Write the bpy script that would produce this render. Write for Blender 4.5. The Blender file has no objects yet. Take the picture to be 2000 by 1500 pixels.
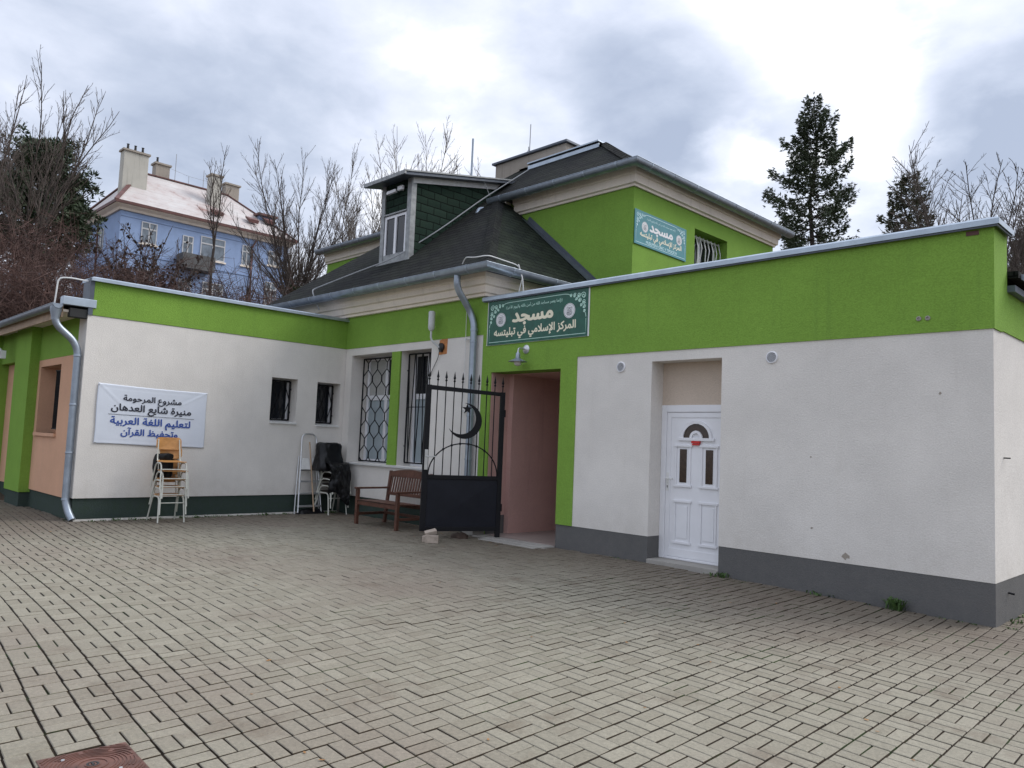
import bpy, math, random
from math import radians as R, sin, cos, pi, sqrt, tan, atan2
from mathutils import Vector, Matrix, noise as mnoise
from mathutils.geometry import tessellate_polygon
sc = bpy.context.scene
col = sc.collection
rnd = random.Random(7)

# ------------------------------------------------------------------ camera
cam = bpy.data.cameras.new('camera'); cam.sensor_width = 36; cam.lens = 36 * 1506.3 / 2000
cam.clip_start = .05; cam.clip_end = 3000
camo = bpy.data.objects.new('camera', cam); col.objects.link(camo); sc.camera = camo
yaw, pitch, roll = R(-45.3585), R(4.49886), R(2.33554)
fwd = Vector((sin(yaw) * cos(pitch), cos(yaw) * cos(pitch), sin(pitch)))
rt = Vector((cos(yaw), -sin(yaw), 0)); up = rt.cross(fwd)
r2 = rt * cos(roll) + up * sin(roll); u2 = -rt * sin(roll) + up * cos(roll)
M = Matrix((r2, u2, -fwd)).transposed().to_4x4(); M.translation = (0, 0, 1.55)
camo.matrix_world = M

# ------------------------------------------------------------------ sky, sun, exposure
SUN_AZ, SUN_EL = R(28), R(42)          # azimuth from +Y towards +X
world = bpy.data.worlds.new("World"); sc.world = world; world.use_nodes = True
nt = world.node_tree; nt.nodes.clear()
def N(t, **k):
    n = nt.nodes.new(t)
    for a, b in k.items(): setattr(n, a, b)
    return n
def lk(a, b): nt.links.new(a, b)
def mth(op, a, b=None, c=None, clamp=False):
    n = N('ShaderNodeMath', operation=op, use_clamp=clamp)
    for i, v in enumerate((a, b, c)):
        if v is None: continue
        if isinstance(v, (int, float)): n.inputs[i].default_value = v
        else: lk(v, n.inputs[i])
    return n.outputs[0]
def ramp(fac, stops, interp='LINEAR'):
    n = N('ShaderNodeValToRGB'); n.color_ramp.interpolation = interp
    el = n.color_ramp.elements
    while len(el) < len(stops): el.new(.5)
    for e, (p, c) in zip(el, stops):
        e.position = p; e.color = (c[0], c[1], c[2], 1) if not isinstance(c, (int, float)) else (c, c, c, 1)
    lk(fac, n.inputs[0]); return n.outputs[0]
def mixc(f, a, b, bt='MIX'):
    n = N('ShaderNodeMix', data_type='RGBA', blend_type=bt)
    for i, v in ((0, f), (6, a), (7, b)):
        if isinstance(v, (int, float)): n.inputs[i].default_value = v
        elif isinstance(v, tuple): n.inputs[i].default_value = (*v[:3], 1)
        else: lk(v, n.inputs[i])
    return n.outputs[2]
sky = N('ShaderNodeTexSky', sky_type='NISHITA', sun_disc=False, sun_elevation=SUN_EL, sun_rotation=SUN_AZ, air_density=1.2, dust_density=2)
tc = N('ShaderNodeTexCoord'); dirv = tc.outputs['Generated']
sp = N('ShaderNodeSeparateXYZ'); lk(dirv, sp.inputs[0])
zz = mth('ADD', mth('MAXIMUM', sp.outputs[2], 0.0), .22)
cb = N('ShaderNodeCombineXYZ'); lk(mth('DIVIDE', sp.outputs[0], zz), cb.inputs[0]); lk(mth('DIVIDE', sp.outputs[1], zz), cb.inputs[1])
def noise3(vec, scale, detail=6, rough=.55, dist=0.):
    n = N('ShaderNodeTexNoise'); n.inputs['Scale'].default_value = scale; n.inputs['Detail'].default_value = detail
    n.inputs['Roughness'].default_value = rough; n.inputs['Distortion'].default_value = dist
    lk(vec, n.inputs['Vector']); return n.outputs['Fac']
n_big = noise3(cb.outputs[0], 1.5, 8, .52, .25)
n_mid = noise3(cb.outputs[0], 4.2, 8, .55, .2)
n_warp = noise3(cb.outputs[0], 2.6, 7, .55, .1)
def blob(d, r0, r1, amp, w=.16):
    v = N('ShaderNodeVectorMath', operation='DISTANCE'); lk(dirv, v.inputs[0]); v.inputs[1].default_value = Vector(d).normalized()
    dd = mth('ADD', v.outputs['Value'], mth('MULTIPLY', mth('SUBTRACT', n_warp, .5), w * 2))
    mr = N('ShaderNodeMapRange', interpolation_type='SMOOTHSTEP'); lk(dd, mr.inputs[0])
    mr.inputs[1].default_value = r0; mr.inputs[2].default_value = r1; mr.inputs[3].default_value = amp; mr.inputs[4].default_value = 0
    return mr.outputs[0]
base = mth('ADD', mth('MULTIPLY', mth('SUBTRACT', n_big, .5), .85), mth('MULTIPLY', mth('SUBTRACT', n_mid, .5), .85))
base = mth('ADD', base, .43)
for d, r0, r1, a in (((-.33, .765, .555), .05, .25, .38), ((-.345, .83, .44), .02, .08, .42), ((-.30, .80, .52), .0, .05, -.2), ((-.42, .70, .58), .08, .26, .24), ((-.45, .81, .37), .015, .075, .42), ((-.33, .86, .40), .02, .11, .40),
                     ((-.70, .55, .46), .03, .2, .15), ((-.51, .755, .415), .04, .14, -.36), ((-.91, .2, .37), .05, .3, -.10), ((-.88, .30, .36), .03, .16, -.10),
                     ((-.80, .44, .37), .05, .2, -.12), ((-.21, .92, .36), .03, .12, -.34), ((-.20, .92, .29), .02, .15, -.10), ((-.72, .66, .2), .05, .3, .16)):
    base = mth('ADD', base, blob(d, r0, r1, a))
ccol = ramp(base, [(0.0, (.165, .19, .245)), (.26, (.225, .25, .305)), (.46, (.295, .316, .37)), (.60, (.35, .366, .41)), (.72, (.45, .458, .48)), (.84, (.62, .617, .61)), (1.0, (.82, .80, .78))])
skys = N('ShaderNodeVectorMath', operation='SCALE'); lk(sky.outputs[0], skys.inputs[0]); skys.inputs['Scale'].default_value = 1.0
ccs = N('ShaderNodeVectorMath', operation='SCALE'); lk(ccol, ccs.inputs[0]); 
zb = N('ShaderNodeMapRange', interpolation_type='SMOOTHSTEP'); lk(sp.outputs[2], zb.inputs[0])     # an overcast sky is brightest overhead
zb.inputs[1].default_value = .52; zb.inputs[2].default_value = 1.; zb.inputs[3].default_value = 10.; zb.inputs[4].default_value = 17.
lk(zb.outputs[0], ccs.inputs['Scale'])
mixed = mixc(.94, skys.outputs[0], ccs.outputs[0])
bg = N('ShaderNodeBackground'); lk(mixed, bg.inputs[0]); bg.inputs[1].default_value = .1
wo = N('ShaderNodeOutputWorld'); lk(bg.outputs[0], wo.inputs[0])
sl = bpy.data.lights.new('sun', 'SUN'); sl.energy = 1.0; sl.angle = R(30); sl.color = (1, .97, .93)
so = bpy.data.objects.new('sun', sl); col.objects.link(so)
sd = Vector((sin(SUN_AZ) * cos(SUN_EL), cos(SUN_AZ) * cos(SUN_EL), sin(SUN_EL)))
so.rotation_euler = sd.to_track_quat('Z', 'Y').to_euler()
sc.view_settings.view_transform = 'Standard'; sc.view_settings.look = 'None'
sc.view_settings.exposure = 1.44; sc.view_settings.gamma = 1
sc.cycles.max_bounces = 6; sc.cycles.diffuse_bounces = 4

# ------------------------------------------------------------------ materials
MATS = {}
def srgb(r, g, b):
    f = lambda c: (c / 255 / 12.92) if c / 255 <= .04045 else ((c / 255 + .055) / 1.055) ** 2.4
    return (f(r), f(g), f(b))
def newmat(name):
    global nt
    m = bpy.data.materials.new(name); m.use_nodes = True; nt = m.node_tree
    b = nt.nodes['Principled BSDF']; MATS[name] = m
    return m, b
def objco():
    return N('ShaderNodeNewGeometry').outputs['Position']
def setc(sock, v):
    if isinstance(v, (int, float)): sock.default_value = v
    elif isinstance(v, tuple): sock.default_value = (*v[:3], 1)
    else: lk(v, sock)
def bump(b, h, dist, strength=1.):
    n = N('ShaderNodeBump'); n.inputs['Strength'].default_value = strength; n.inputs['Distance'].default_value = dist
    lk(h, n.inputs['Height']); lk(n.outputs[0], b.inputs['Normal'])
def simple(name, c, rough=.6, metal=0., var=.12, scale=6., bs=0., bscale=60., spec=.5):
    m, b = newmat(name)
    p = objco(); n = noise3(p, scale, 5, .6)
    lo = tuple(x * (1 - var) for x in c); hi = tuple(min(1, x * (1 + var)) for x in c)
    setc(b.inputs['Base Color'], ramp(n, [(.3, lo), (.7, hi)]))
    b.inputs['Roughness'].default_value = rough; b.inputs['Metallic'].default_value = metal
    b.inputs['Specular IOR Level'].default_value = spec
    if bs: bump(b, noise3(p, bscale, 4, .6), bs)
    return m
def plaster(name, c, dirt=(.30, .27, .22), dirt_amt=.35, gc=.94, grain=.004, base_dirt=0.):
    m, b = newmat(name); p = objco()
    n1 = noise3(p, 1.3, 6, .6); n2 = noise3(p, 55, 3, .6); n3 = noise3(p, 160, 2, .5)
    cc = ramp(n1, [(.3, tuple(x * .91 for x in c)), (.7, tuple(min(1, x * 1.05) for x in c))])
    gr = ramp(n2, [(.35, tuple([gc] * 3)), (.65, (1.03 + (.94 - gc),) * 3)])
    cc = mixc(1., cc, gr, 'MULTIPLY')
    s = N('ShaderNodeSeparateXYZ'); lk(p, s.inputs[0])
    # rain streaks: noise stretched along the height, and splash marks above the ground
    mp = N('ShaderNodeMapping'); mp.inputs['Scale'].default_value = (7, 7, .45); lk(p, mp.inputs[0])
    st = noise3(mp.outputs[0], 1., 5, .65)
    stm = mth('MULTIPLY', ramp(st, [(.56, 0.), (.80, 1.)]), dirt_amt)
    cc = mixc(stm, cc, dirt)
    if base_dirt:
        h = N('ShaderNodeMapRange'); lk(mth('ADD', s.outputs[2], mth('MULTIPLY', n1, .5)), h.inputs[0])
        h.inputs[1].default_value = .45; h.inputs[2].default_value = 1.0; h.inputs[3].default_value = base_dirt; h.inputs[4].default_value = 0
        cc = mixc(mth('MULTIPLY', h.outputs[0], ramp(noise3(p, 9, 6, .65), [(.38, .15), (.7, 1.)])), cc, dirt)
    setc(b.inputs['Base Color'], cc); b.inputs['Roughness'].default_value = .92; b.inputs['Specular IOR Level'].default_value = .2
    hh = mth('ADD', n2, mth('MULTIPLY', n3, .7)); bump(b, hh, grain)
    return m
plaster('white plaster', (.745, .71, .66), dirt=(.45, .40, .33), dirt_amt=.12, base_dirt=.35)
plaster('cream plaster', (.60, .50, .41), dirt_amt=.15)
plaster('green plaster', (.215, .375, .062), dirt=(.13, .24, .05), dirt_amt=.34, gc=.89, grain=.006)
plaster('peach plaster', (.68, .40, .26), dirt_amt=.12)
plaster('pink plaster', (.62, .39, .345), dirt=(.25, .15, .12), dirt_amt=.25)
plaster('grey plinth', (.125, .124, .122), dirt=(.17, .16, .15), dirt_amt=.3, base_dirt=.4)
plaster('dark green plinth', (.050, .068, .062), dirt=(.03, .06, .02), dirt_amt=.4, base_dirt=.3)
plaster('blue plaster', (.29, .385, .58), dirt=(.25, .31, .42), dirt_amt=.35)
plaster('moulding paint', (.86, .77, .66), dirt=(.35, .30, .25), dirt_amt=.3, grain=.001)
plaster('stained white render', (.50, .48, .42), dirt=(.13, .13, .10), dirt_amt=.7)
plaster('old render', (.36, .32, .27), dirt=(.10, .09, .08), dirt_amt=.75)
plaster('concrete', (.36, .34, .31), dirt=(.18, .16, .13), dirt_amt=.4)
simple('zinc', (.33, .375, .43), .42, .7, .18, 5, .001, 30)
simple('zinc bright', (.42, .48, .54), .42, .7, .12, 5)
simple('old zinc', (.30, .31, .31), .6, .3, .3, 8)
simple('flashing', (.10, .115, .14), .5, .4, .15, 5)
simple('black iron', (.007, .007, .009), .5, .0, .3, 20, spec=.25)
simple('panel iron', (.010, .011, .017), .5, .0, .2, 3, .0015, 40, spec=.25)
simple('white plastic', (.80, .80, .82), .35, 0, .03, 4)
simple('white metal', (.72, .72, .70), .4, 0, .1, 8)
simple('lock steel', (.55, .55, .53), .35, .8, .1, 8)
simple('aluminium', (.62, .63, .64), .35, .8, .1, 8)
simple('dark glass', (.012, .014, .018), .06, 0, .2, 2)
simple('far pane', (.16, .19, .22), .15, 0, .5, 1.2)
simple('old white paint', (.52, .52, .52), .6, 0, .1, 3)
simple('frosted pane', (.34, .40, .43), .3, 0, .08, 2)
simple('blind', (.42, .42, .40), .5, 0, .1, 30)
simple('brown pane', (.045, .028, .018), .15, 0, .3, 30)
simple('bench wood', (.105, .044, .028), .5, 0, .35, 14, .001, 60)
simple('plywood', (.52, .25, .075), .38, 0, .2, 9)
simple('chair tube', (.60, .60, .53), .4, .1, .1, 9)
simple('black plastic sheet', (.006, .006, .007), .36, 0, .3, 6, .006, 9, spec=.3)
simple('rusty cast iron', (.135, .062, .045), .55, .25, .4, 9, .002, 60)
simple('dark cast iron', (.03, .03, .03), .5, .3, .3, 9)
simple('clinker', (.40, .33, .27), .9, 0, .2, 14, .002, 70)
simple('brick patch', (.50, .21, .08), .9, 0, .25, 14, .002, 70)
simple('sign green', (.006, .088, .055), .35, 0, .25, 12)
simple('sign teal', (.045, .235, .265), .4, 0, .10, 6)
simple('sign cream', (.82, .77, .58), .45, 0, .05, 6)
simple('sign white', (.80, .80, .80), .45, 0, .03, 6)
simple('sign pale', (.52, .78, .66), .45, 0, .08, 9)
simple('sign pale blue', (.55, .78, .80), .45, 0, .08, 9)
simple('ink grey', (.16, .17, .18), .6, 0, .05, 6)
simple('ink black', (.015, .017, .03), .6, 0, .05, 6)
simple('ink blue', (.02, .065, .30), .6, 0, .05, 6)
simple('banner vinyl', (.66, .70, .77), .42, 0, .03, 4)
simple('red sticker', (.55, .02, .02), .4)
simple('rubber', (.02, .02, .02), .7)
simple('lamp glass', (.62, .58, .55), .12, 0, .1, 4)
simple('antenna grey', (.55, .56, .56), .4)
simple('cable', (.32, .33, .34), .5)
simple('cement line', (.40, .38, .34), .9, 0, .3, 9, .006, 20)
simple('tan fascia', (.42, .30, .20), .7, 0, .2, 6)
simple('bark', (.060, .046, .038), .9, 0, .35, 6, .01, 30)
simple('pale bark', (.16, .135, .11), .9, 0, .35, 6, .01, 30)
simple('twig', (.085, .066, .054), .9, 0, .3, 3)
simple('brown twig', (.075, .040, .032), .9, 0, .4, .6)
simple('dead leaf', (.055, .032, .022), .8, 0, .4, 2)
simple('fallen leaf', (.30, .15, .05), .8, 0, .4, 9)
simple('weed leaf', (.055, .105, .022), .7, 0, .4, 9)
def needle(name, c):
    m, b = newmat(name); p = objco()
    n = noise3(p, .8, 5, .6)
    setc(b.inputs['Base Color'], ramp(n, [(.3, tuple(x * .55 for x in c)), (.7, tuple(x * 1.5 for x in c))]))
    b.inputs['Roughness'].default_value = .6; b.inputs['Specular IOR Level'].default_value = .3
needle('spruce needles', (.060, .078, .042)); needle('pine needles', (.040, .058, .028)); needle('olive needles', (.085, .090, .050))
def shingle(name, c, c2, w=.34, h=.155, moss=.25):
    m, b = newmat(name); p = objco(); g = N('ShaderNodeNewGeometry')
    s = N('ShaderNodeSeparateXYZ'); lk(p, s.inputs[0]); sn = N('ShaderNodeSeparateXYZ'); lk(g.outputs['Normal'], sn.inputs[0])
    ax = mth('ABSOLUTE', sn.outputs[0]); ay = mth('ABSOLUTE', sn.outputs[1]); side = mth('GREATER_THAN', ax, ay)
    u = mth('ADD', mth('MULTIPLY', s.outputs[1], side), mth('MULTIPLY', s.outputs[0], mth('SUBTRACT', 1., side)))
    slope = mth('SQRT', mth('SUBTRACT', 1.0001, mth('MULTIPLY', sn.outputs[2], sn.outputs[2])))
    v = mth('DIVIDE', s.outputs[2], slope)
    wob = mth('MULTIPLY', mth('SUBTRACT', noise3(p, 2.2, 3), .5), .05)
    c3 = N('ShaderNodeCombineXYZ'); lk(u, c3.inputs[0]); lk(mth('ADD', v, wob), c3.inputs[1])
    br = N('ShaderNodeTexBrick'); lk(c3.outputs[0], br.inputs['Vector'])
    br.inputs['Scale'].default_value = 1.; br.inputs['Brick Width'].default_value = w; br.inputs['Row Height'].default_value = h
    br.inputs['Mortar Size'].default_value = .010; br.inputs['Mortar Smooth'].default_value = .2; br.offset = .5
    br.inputs['Color1'].default_value = (*c, 1); br.inputs['Color2'].default_value = (*c2, 1); br.inputs['Mortar'].default_value = (c[0] * .25, c[1] * .25, c[2] * .25, 1)
    n1 = noise3(p, 1.1, 7, .65); n2 = noise3(p, 70, 3, .6)
    cc = mixc(mth('MULTIPLY', ramp(n1, [(.45, 0.), (.72, 1.)]), moss), br.outputs['Color'], (.030, .040, .020))
    cc = mixc(1., cc, ramp(n2, [(.3, (.75,) * 3), (.7, (1.25,) * 3)]), 'MULTIPLY')
    setc(b.inputs['Base Color'], cc); b.inputs['Roughness'].default_value = .95; b.inputs['Specular IOR Level'].default_value = .15
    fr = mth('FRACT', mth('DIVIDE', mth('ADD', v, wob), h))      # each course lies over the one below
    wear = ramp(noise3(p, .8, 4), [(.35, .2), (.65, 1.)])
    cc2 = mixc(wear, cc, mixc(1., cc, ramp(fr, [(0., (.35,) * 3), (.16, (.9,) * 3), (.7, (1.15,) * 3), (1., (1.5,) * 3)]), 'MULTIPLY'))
    setc(b.inputs['Base Color'], cc2)
    hh = mth('ADD', mth('MULTIPLY', mth('SUBTRACT', 1., fr), .8), mth('ADD', mth('MULTIPLY', br.outputs['Fac'], -.6), mth('MULTIPLY', n2, .25)))
    bump(b, hh, .035, 1.)
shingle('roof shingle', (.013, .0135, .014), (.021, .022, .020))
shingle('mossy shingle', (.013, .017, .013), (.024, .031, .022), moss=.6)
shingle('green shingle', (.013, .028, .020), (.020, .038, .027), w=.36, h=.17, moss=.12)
def tin(name):
    m, b = newmat(name); p = objco()
    n1 = noise3(p, .5, 7, .62); n2 = noise3(p, 3, 5, .6)
    cc = ramp(n1, [(.34, (.50, .48, .46)), (.58, (.43, .38, .36)), (.72, (.24, .13, .11))])
    s = N('ShaderNodeSeparateXYZ'); lk(p, s.inputs[0])
    ln = ramp(mth('FRACT', mth('MULTIPLY', s.outputs[2], 1.6)), [(0., .6), (.06, 1.), (1., 1.)])
    cc = mixc(1., cc, ln, 'MULTIPLY')
    cc = mixc(mth('MULTIPLY', ramp(n2, [(.55, 0.), (.7, 1.)]), .35), cc, (.30, .14, .11))
    setc(b.inputs['Base Color'], cc); b.inputs['Roughness'].default_value = .55
tin('weathered tin roof')
simple('red tin', (.12, .048, .040), .6, 0, .35, 2)
def groundmat(name, c1, c2, sc_=1.5):
    m, b = newmat(name); p = objco()
    cc = ramp(noise3(p, sc_, 8, .65), [(.3, c1), (.7, c2)])
    cc = mixc(.5, cc, ramp(noise3(p, 22, 5, .7), [(.3, tuple(x * .5 for x in c1)), (.7, tuple(x * 1.4 for x in c2))]))
    setc(b.inputs['Base Color'], cc); b.inputs['Roughness'].default_value = .95; bump(b, noise3(p, 14, 6, .7), .05)
groundmat('soil', (.035, .028, .02), (.07, .06, .04)); groundmat('leaf litter', (.045, .03, .02), (.09, .06, .035))
def joints():
    m, b = newmat('joint soil'); p = objco()
    n = noise3(p, 1.4, 6, .65); n2 = noise3(p, 25, 4, .7)
    cc = ramp(n, [(.36, (.028, .020, .012)), (.55, (.046, .031, .017)), (.60, (.030, .055, .012))])
    cc = mixc(1., cc, ramp(n2, [(.3, (.5,) * 3), (.7, (1.5,) * 3)]), 'MULTIPLY')
    setc(b.inputs['Base Color'], cc); b.inputs['Roughness'].default_value = 1.; bump(b, n2, .006)
joints()
def pavermat():
    m, b = newmat('paver concrete'); p = objco()
    at = N('ShaderNodeAttribute', attribute_name='tone'); t = at.outputs['Fac']
    cc = ramp(t, [(0., (.226, .204, .154)), (.5, (.250, .228, .175)), (1., (.276, .252, .195))])
    n1 = noise3(p, .33, 5, .6); n2 = noise3(p, 2.1, 6, .7); n3 = noise3(p, 45, 4, .7); n4 = noise3(p, 200, 2, .6)
    # large areas of brown grime, drier pale areas, rusty and mossy patches
    cc = mixc(mth('MULTIPLY', ramp(n1, [(.48, 0.), (.68, 1.)]), .6), cc, (.195, .150, .120))
    cc = mixc(mth('MULTIPLY', ramp(n2, [(.55, 0.), (.74, 1.)]), .62), cc, (.125, .088, .058))
    n5 = noise3(p, 5.5, 6, .75); cc = mixc(mth('MULTIPLY', ramp(n5, [(.60, 0.), (.74, 1.)]), .35), cc, (.10, .085, .055))
    # dark brown that deepens towards the walls, its edge broken by noise
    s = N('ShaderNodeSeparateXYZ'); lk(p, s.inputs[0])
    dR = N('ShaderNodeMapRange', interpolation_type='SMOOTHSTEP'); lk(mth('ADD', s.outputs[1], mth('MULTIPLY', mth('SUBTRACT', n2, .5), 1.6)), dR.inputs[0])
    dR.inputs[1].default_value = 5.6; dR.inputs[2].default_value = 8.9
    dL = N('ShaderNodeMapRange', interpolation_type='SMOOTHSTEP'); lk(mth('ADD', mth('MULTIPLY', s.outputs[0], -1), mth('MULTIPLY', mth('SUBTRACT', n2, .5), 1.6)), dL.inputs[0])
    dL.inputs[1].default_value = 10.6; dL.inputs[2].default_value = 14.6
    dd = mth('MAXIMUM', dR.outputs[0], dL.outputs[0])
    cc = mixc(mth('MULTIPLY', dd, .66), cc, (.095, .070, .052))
    cc = mixc(1., cc, ramp(n3, [(.3, (.80,) * 3), (.7, (1.16,) * 3)]), 'MULTIPLY')
    cc = mixc(1., cc, ramp(n4, [(.3, (.84,) * 3), (.7, (1.14,) * 3)]), 'MULTIPLY')
    vz = noise3(p, 3.3, 2, .5); sp_ = mth('MULTIPLY', ramp(noise3(p, 11, 5, .75), [(.66, 0.), (.72, 1.)]), ramp(vz, [(.58, 0.), (.66, 1.)]))
    cc = mixc(mth('MULTIPLY', sp_, .6), cc, (.55, .54, .50))
    setc(b.inputs['Base Color'], cc)
    setc(b.inputs['Roughness'], ramp(n2, [(.4, .78), (.7, .55)])); b.inputs['Specular IOR Level'].default_value = .35
    bump(b, mth('ADD', n3, mth('MULTIPLY', n4, .6)), .004)
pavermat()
def tiles():
    m, b = newmat('passage tiles'); p = objco()
    ck = N('ShaderNodeTexBrick'); lk(p, ck.inputs['Vector']); ck.offset = 0; ck.inputs['Scale'].default_value = 1
    ck.inputs['Brick Width'].default_value = .3; ck.inputs['Row Height'].default_value = .3; ck.inputs['Mortar Size'].default_value = .005
    ck.inputs['Color1'].default_value = (.34, .28, .26, 1); ck.inputs['Color2'].default_value = (.38, .32, .29, 1); ck.inputs['Mortar'].default_value = (.15, .13, .12, 1)
    cc = mixc(mth('MULTIPLY', noise3(p, 4, 6, .7), .5), ck.outputs['Color'], (.2, .16, .13))
    setc(b.inputs['Base Color'], cc); b.inputs['Roughness'].default_value = .4
tiles()

# ------------------------------------------------------------------ mesh helpers
class Frame:
    """u along a wall to the viewer's right, v up, w out of the wall"""
    def __init__(s, o, u, w, v=(0, 0, 1)): s.o, s.u, s.v, s.w = Vector(o), Vector(u).normalized(), Vector(v).normalized(), Vector(w).normalized()
    def __call__(s, u, v, w=0.): return s.o + s.u * u + s.v * v + s.w * w
FM = Frame((0, 9, 0), (1, 0, 0), (0, -1, 0))          # window wall and door wall (face -Y)
FL = Frame((-14.2, 0, 0), (0, 1, 0), (1, 0, 0))       # banner wall (faces +X)
FU = Frame((-8.87, 0, 0), (0, 1, 0), (1, 0, 0))       # upper storey side wall
FS = Frame((0, 3.95, 0), (1, 0, 0), (0, -1, 0))       # peach wall
FN = Frame((0, 11.88, 0), (1, 0, 0), (0, -1, 0))      # upper storey front wall
FD = Frame((0, 9.65, 0), (1, 0, 0), (0, -1, 0))       # dormer front
WF = Frame((0, 0, 0), (1, 0, 0), (0, -1, 0))
class MB:
    def __init__(s): s.v, s.f, s.m = [], [], []
    def add(s, vs, fs, mi=0):
        k = len(s.v); s.v += [tuple(p) for p in vs]; s.f += [tuple(i + k for i in f) for f in fs]; s.m += [mi] * len(fs); return s
    def hexa(s, p, mi=0):   # 8 points: bottom ring 0-3, top ring 4-7
        return s.add(p, [(3, 2, 1, 0), (4, 5, 6, 7), (0, 1, 5, 4), (1, 2, 6, 5), (2, 3, 7, 6), (3, 0, 4, 7)], mi)
    def box(s, x0, x1, y0, y1, z0, z1, mi=0):
        return s.hexa([(x0, y0, z0), (x1, y0, z0), (x1, y1, z0), (x0, y1, z0), (x0, y0, z1), (x1, y0, z1), (x1, y1, z1), (x0, y1, z1)], mi)
    def fbox(s, F, u0, u1, v0, v1, w0, w1, mi=0):
        return s.hexa([F(u0, v0, w1), F(u1, v0, w1), F(u1, v0, w0), F(u0, v0, w0), F(u0, v1, w1), F(u1, v1, w1), F(u1, v1, w0), F(u0, v1, w0)], mi)
    def quad(s, *p, mi=0): return s.add(p, [tuple(range(len(p)))], mi)
    def bar(s, a, b, w, h, upv=(0, 0, 1), mi=0):
        a, b = Vector(a), Vector(b); d = (b - a).normalized(); sd_ = d.cross(Vector(upv))
        if sd_.length < 1e-4: sd_ = d.cross(Vector((0, 1, 0)))
        sd_.normalize(); uu = sd_.cross(d)
        o = [(-w / 2, -h / 2), (w / 2, -h / 2), (w / 2, h / 2), (-w / 2, h / 2)]
        return s.hexa([a + sd_ * x + uu * y for x, y in o] + [b + sd_ * x + uu * y for x, y in o], mi)
    def tube(s, pts, r, n=8, caps=True, mi=0):
        pts = [Vector(p) for p in pts]; L = len(pts)
        rr = r if isinstance(r, (list, tuple)) else [r] * L
        k = len(s.v); ref = None
        for i, p in enumerate(pts):
            t = (pts[min(i + 1, L - 1)] - pts[max(i - 1, 0)])
            t = t.normalized() if t.length > 1e-9 else Vector((0, 0, 1))
            if ref is None:
                ref = t.cross(Vector((0, 0, 1)) if abs(t.z) < .9 else Vector((1, 0, 0))).normalized()
            ref = (ref - t * ref.dot(t));
            ref = ref.normalized() if ref.length > 1e-6 else t.orthogonal().normalized()
            b = t.cross(ref)
            for j in range(n):
                a = 2 * pi * j / n; s.v.append(tuple(p + (ref * cos(a) + b * sin(a)) * rr[i]))
        for i in range(L - 1):
            for j in range(n):
                s.f.append((k + i * n + j, k + i * n + (j + 1) % n, k + (i + 1) * n + (j + 1) % n, k + (i + 1) * n + j)); s.m.append(mi)
        if caps and n > 2:
            s.f.append(tuple(k + j for j in reversed(range(n)))); s.m.append(mi)
            s.f.append(tuple(k + (L - 1) * n + j for j in range(n))); s.m.append(mi)
        return s
    def lathe(s, c, prof, n=16, axis=(0, 0, 1), mi=0):
        ax = Vector(axis).normalized(); a = ax.orthogonal().normalized(); b = ax.cross(a); k = len(s.v); c = Vector(c)
        for r, h in prof:
            for j in range(n):
                t = 2 * pi * j / n; s.v.append(tuple(c + ax * h + (a * cos(t) + b * sin(t)) * r))
        for i in range(len(prof) - 1):
            for j in range(n):
                s.f.append((k + i * n + j, k + i * n + (j + 1) % n, k + (i + 1) * n + (j + 1) % n, k + (i + 1) * n + j)); s.m.append(mi)
        s.f.append(tuple(k + j for j in reversed(range(n)))); s.m.append(mi)
        s.f.append(tuple(k + (len(prof) - 1) * n + j for j in range(n))); s.m.append(mi)
        return s
    def sweep(s, path, prof, closed=True, caps=True, mi=0):
        """profile (outward offset, z) swept along a horizontal path; outward is to the right of travel"""
        P = [Vector(p) for p in path]; L = len(P); k = len(s.v); n = len(prof)
        for i in range(L):
            d0 = (P[i] - P[i - 1]) if i else (P[1] - P[0]); d1 = (P[i + 1] - P[i]) if i < L - 1 else (P[i] - P[i - 1])
            d0.z = d1.z = 0; d0.normalize(); d1.normalize()
            n0 = Vector((d0.y, -d0.x, 0)); n1 = Vector((d1.y, -d1.x, 0)); m = (n0 + n1).normalized(); sc_ = 1 / max(.3, m.dot(n0))
            for o, z in prof: s.v.append(tuple(P[i] + m * (o * sc_) + Vector((0, 0, z))))
        for i in range(L - 1):
            for j in range(n if closed else n - 1):
                a, b = k + i * n + j, k + i * n + (j + 1) % n
                s.f.append((a, a + n, b + n, b)); s.m.append(mi)
        if caps and closed:
            s.f.append(tuple(k + j for j in range(n))); s.m.append(mi)
            s.f.append(tuple(k + (L - 1) * n + j for j in reversed(range(n)))); s.m.append(mi)
        return s
    def plate(s, F, poly, w0, w1, mi=0):
        """extruded outline in a wall frame"""
        k = len(s.v); n = len(poly)
        s.v += [tuple(F(u, v, w1)) for u, v in poly] + [tuple(F(u, v, w0)) for u, v in poly]
        tr = tessellate_polygon([[Vector((u, v, 0)) for u, v in poly]])
        for t in tr: s.f.append(tuple(k + i for i in t)); s.m.append(mi); s.f.append(tuple(k + n + i for i in reversed(t))); s.m.append(mi)
        for i in range(n): j = (i + 1) % n; s.f.append((k + i, k + j, k + n + j, k + n + i)); s.m.append(mi)
        return s
    def ribbon(s, F, pts, wd, w, mi=0):
        k = len(s.v); L = len(pts)
        for i, (u, v) in enumerate(pts):
            a, b = pts[max(i - 1, 0)], pts[min(i + 1, L - 1)]; dx, dy = b[0] - a[0], b[1] - a[1]; l = sqrt(dx * dx + dy * dy) or 1
            nx, ny = -dy / l * wd / 2, dx / l * wd / 2
            s.v += [tuple(F(u + nx, v + ny, w)), tuple(F(u - nx, v - ny, w))]
        for i in range(L - 1): s.f.append((k + 2 * i + 1, k + 2 * i + 3, k + 2 * i + 2, k + 2 * i)); s.m.append(mi)
        return s
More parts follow.
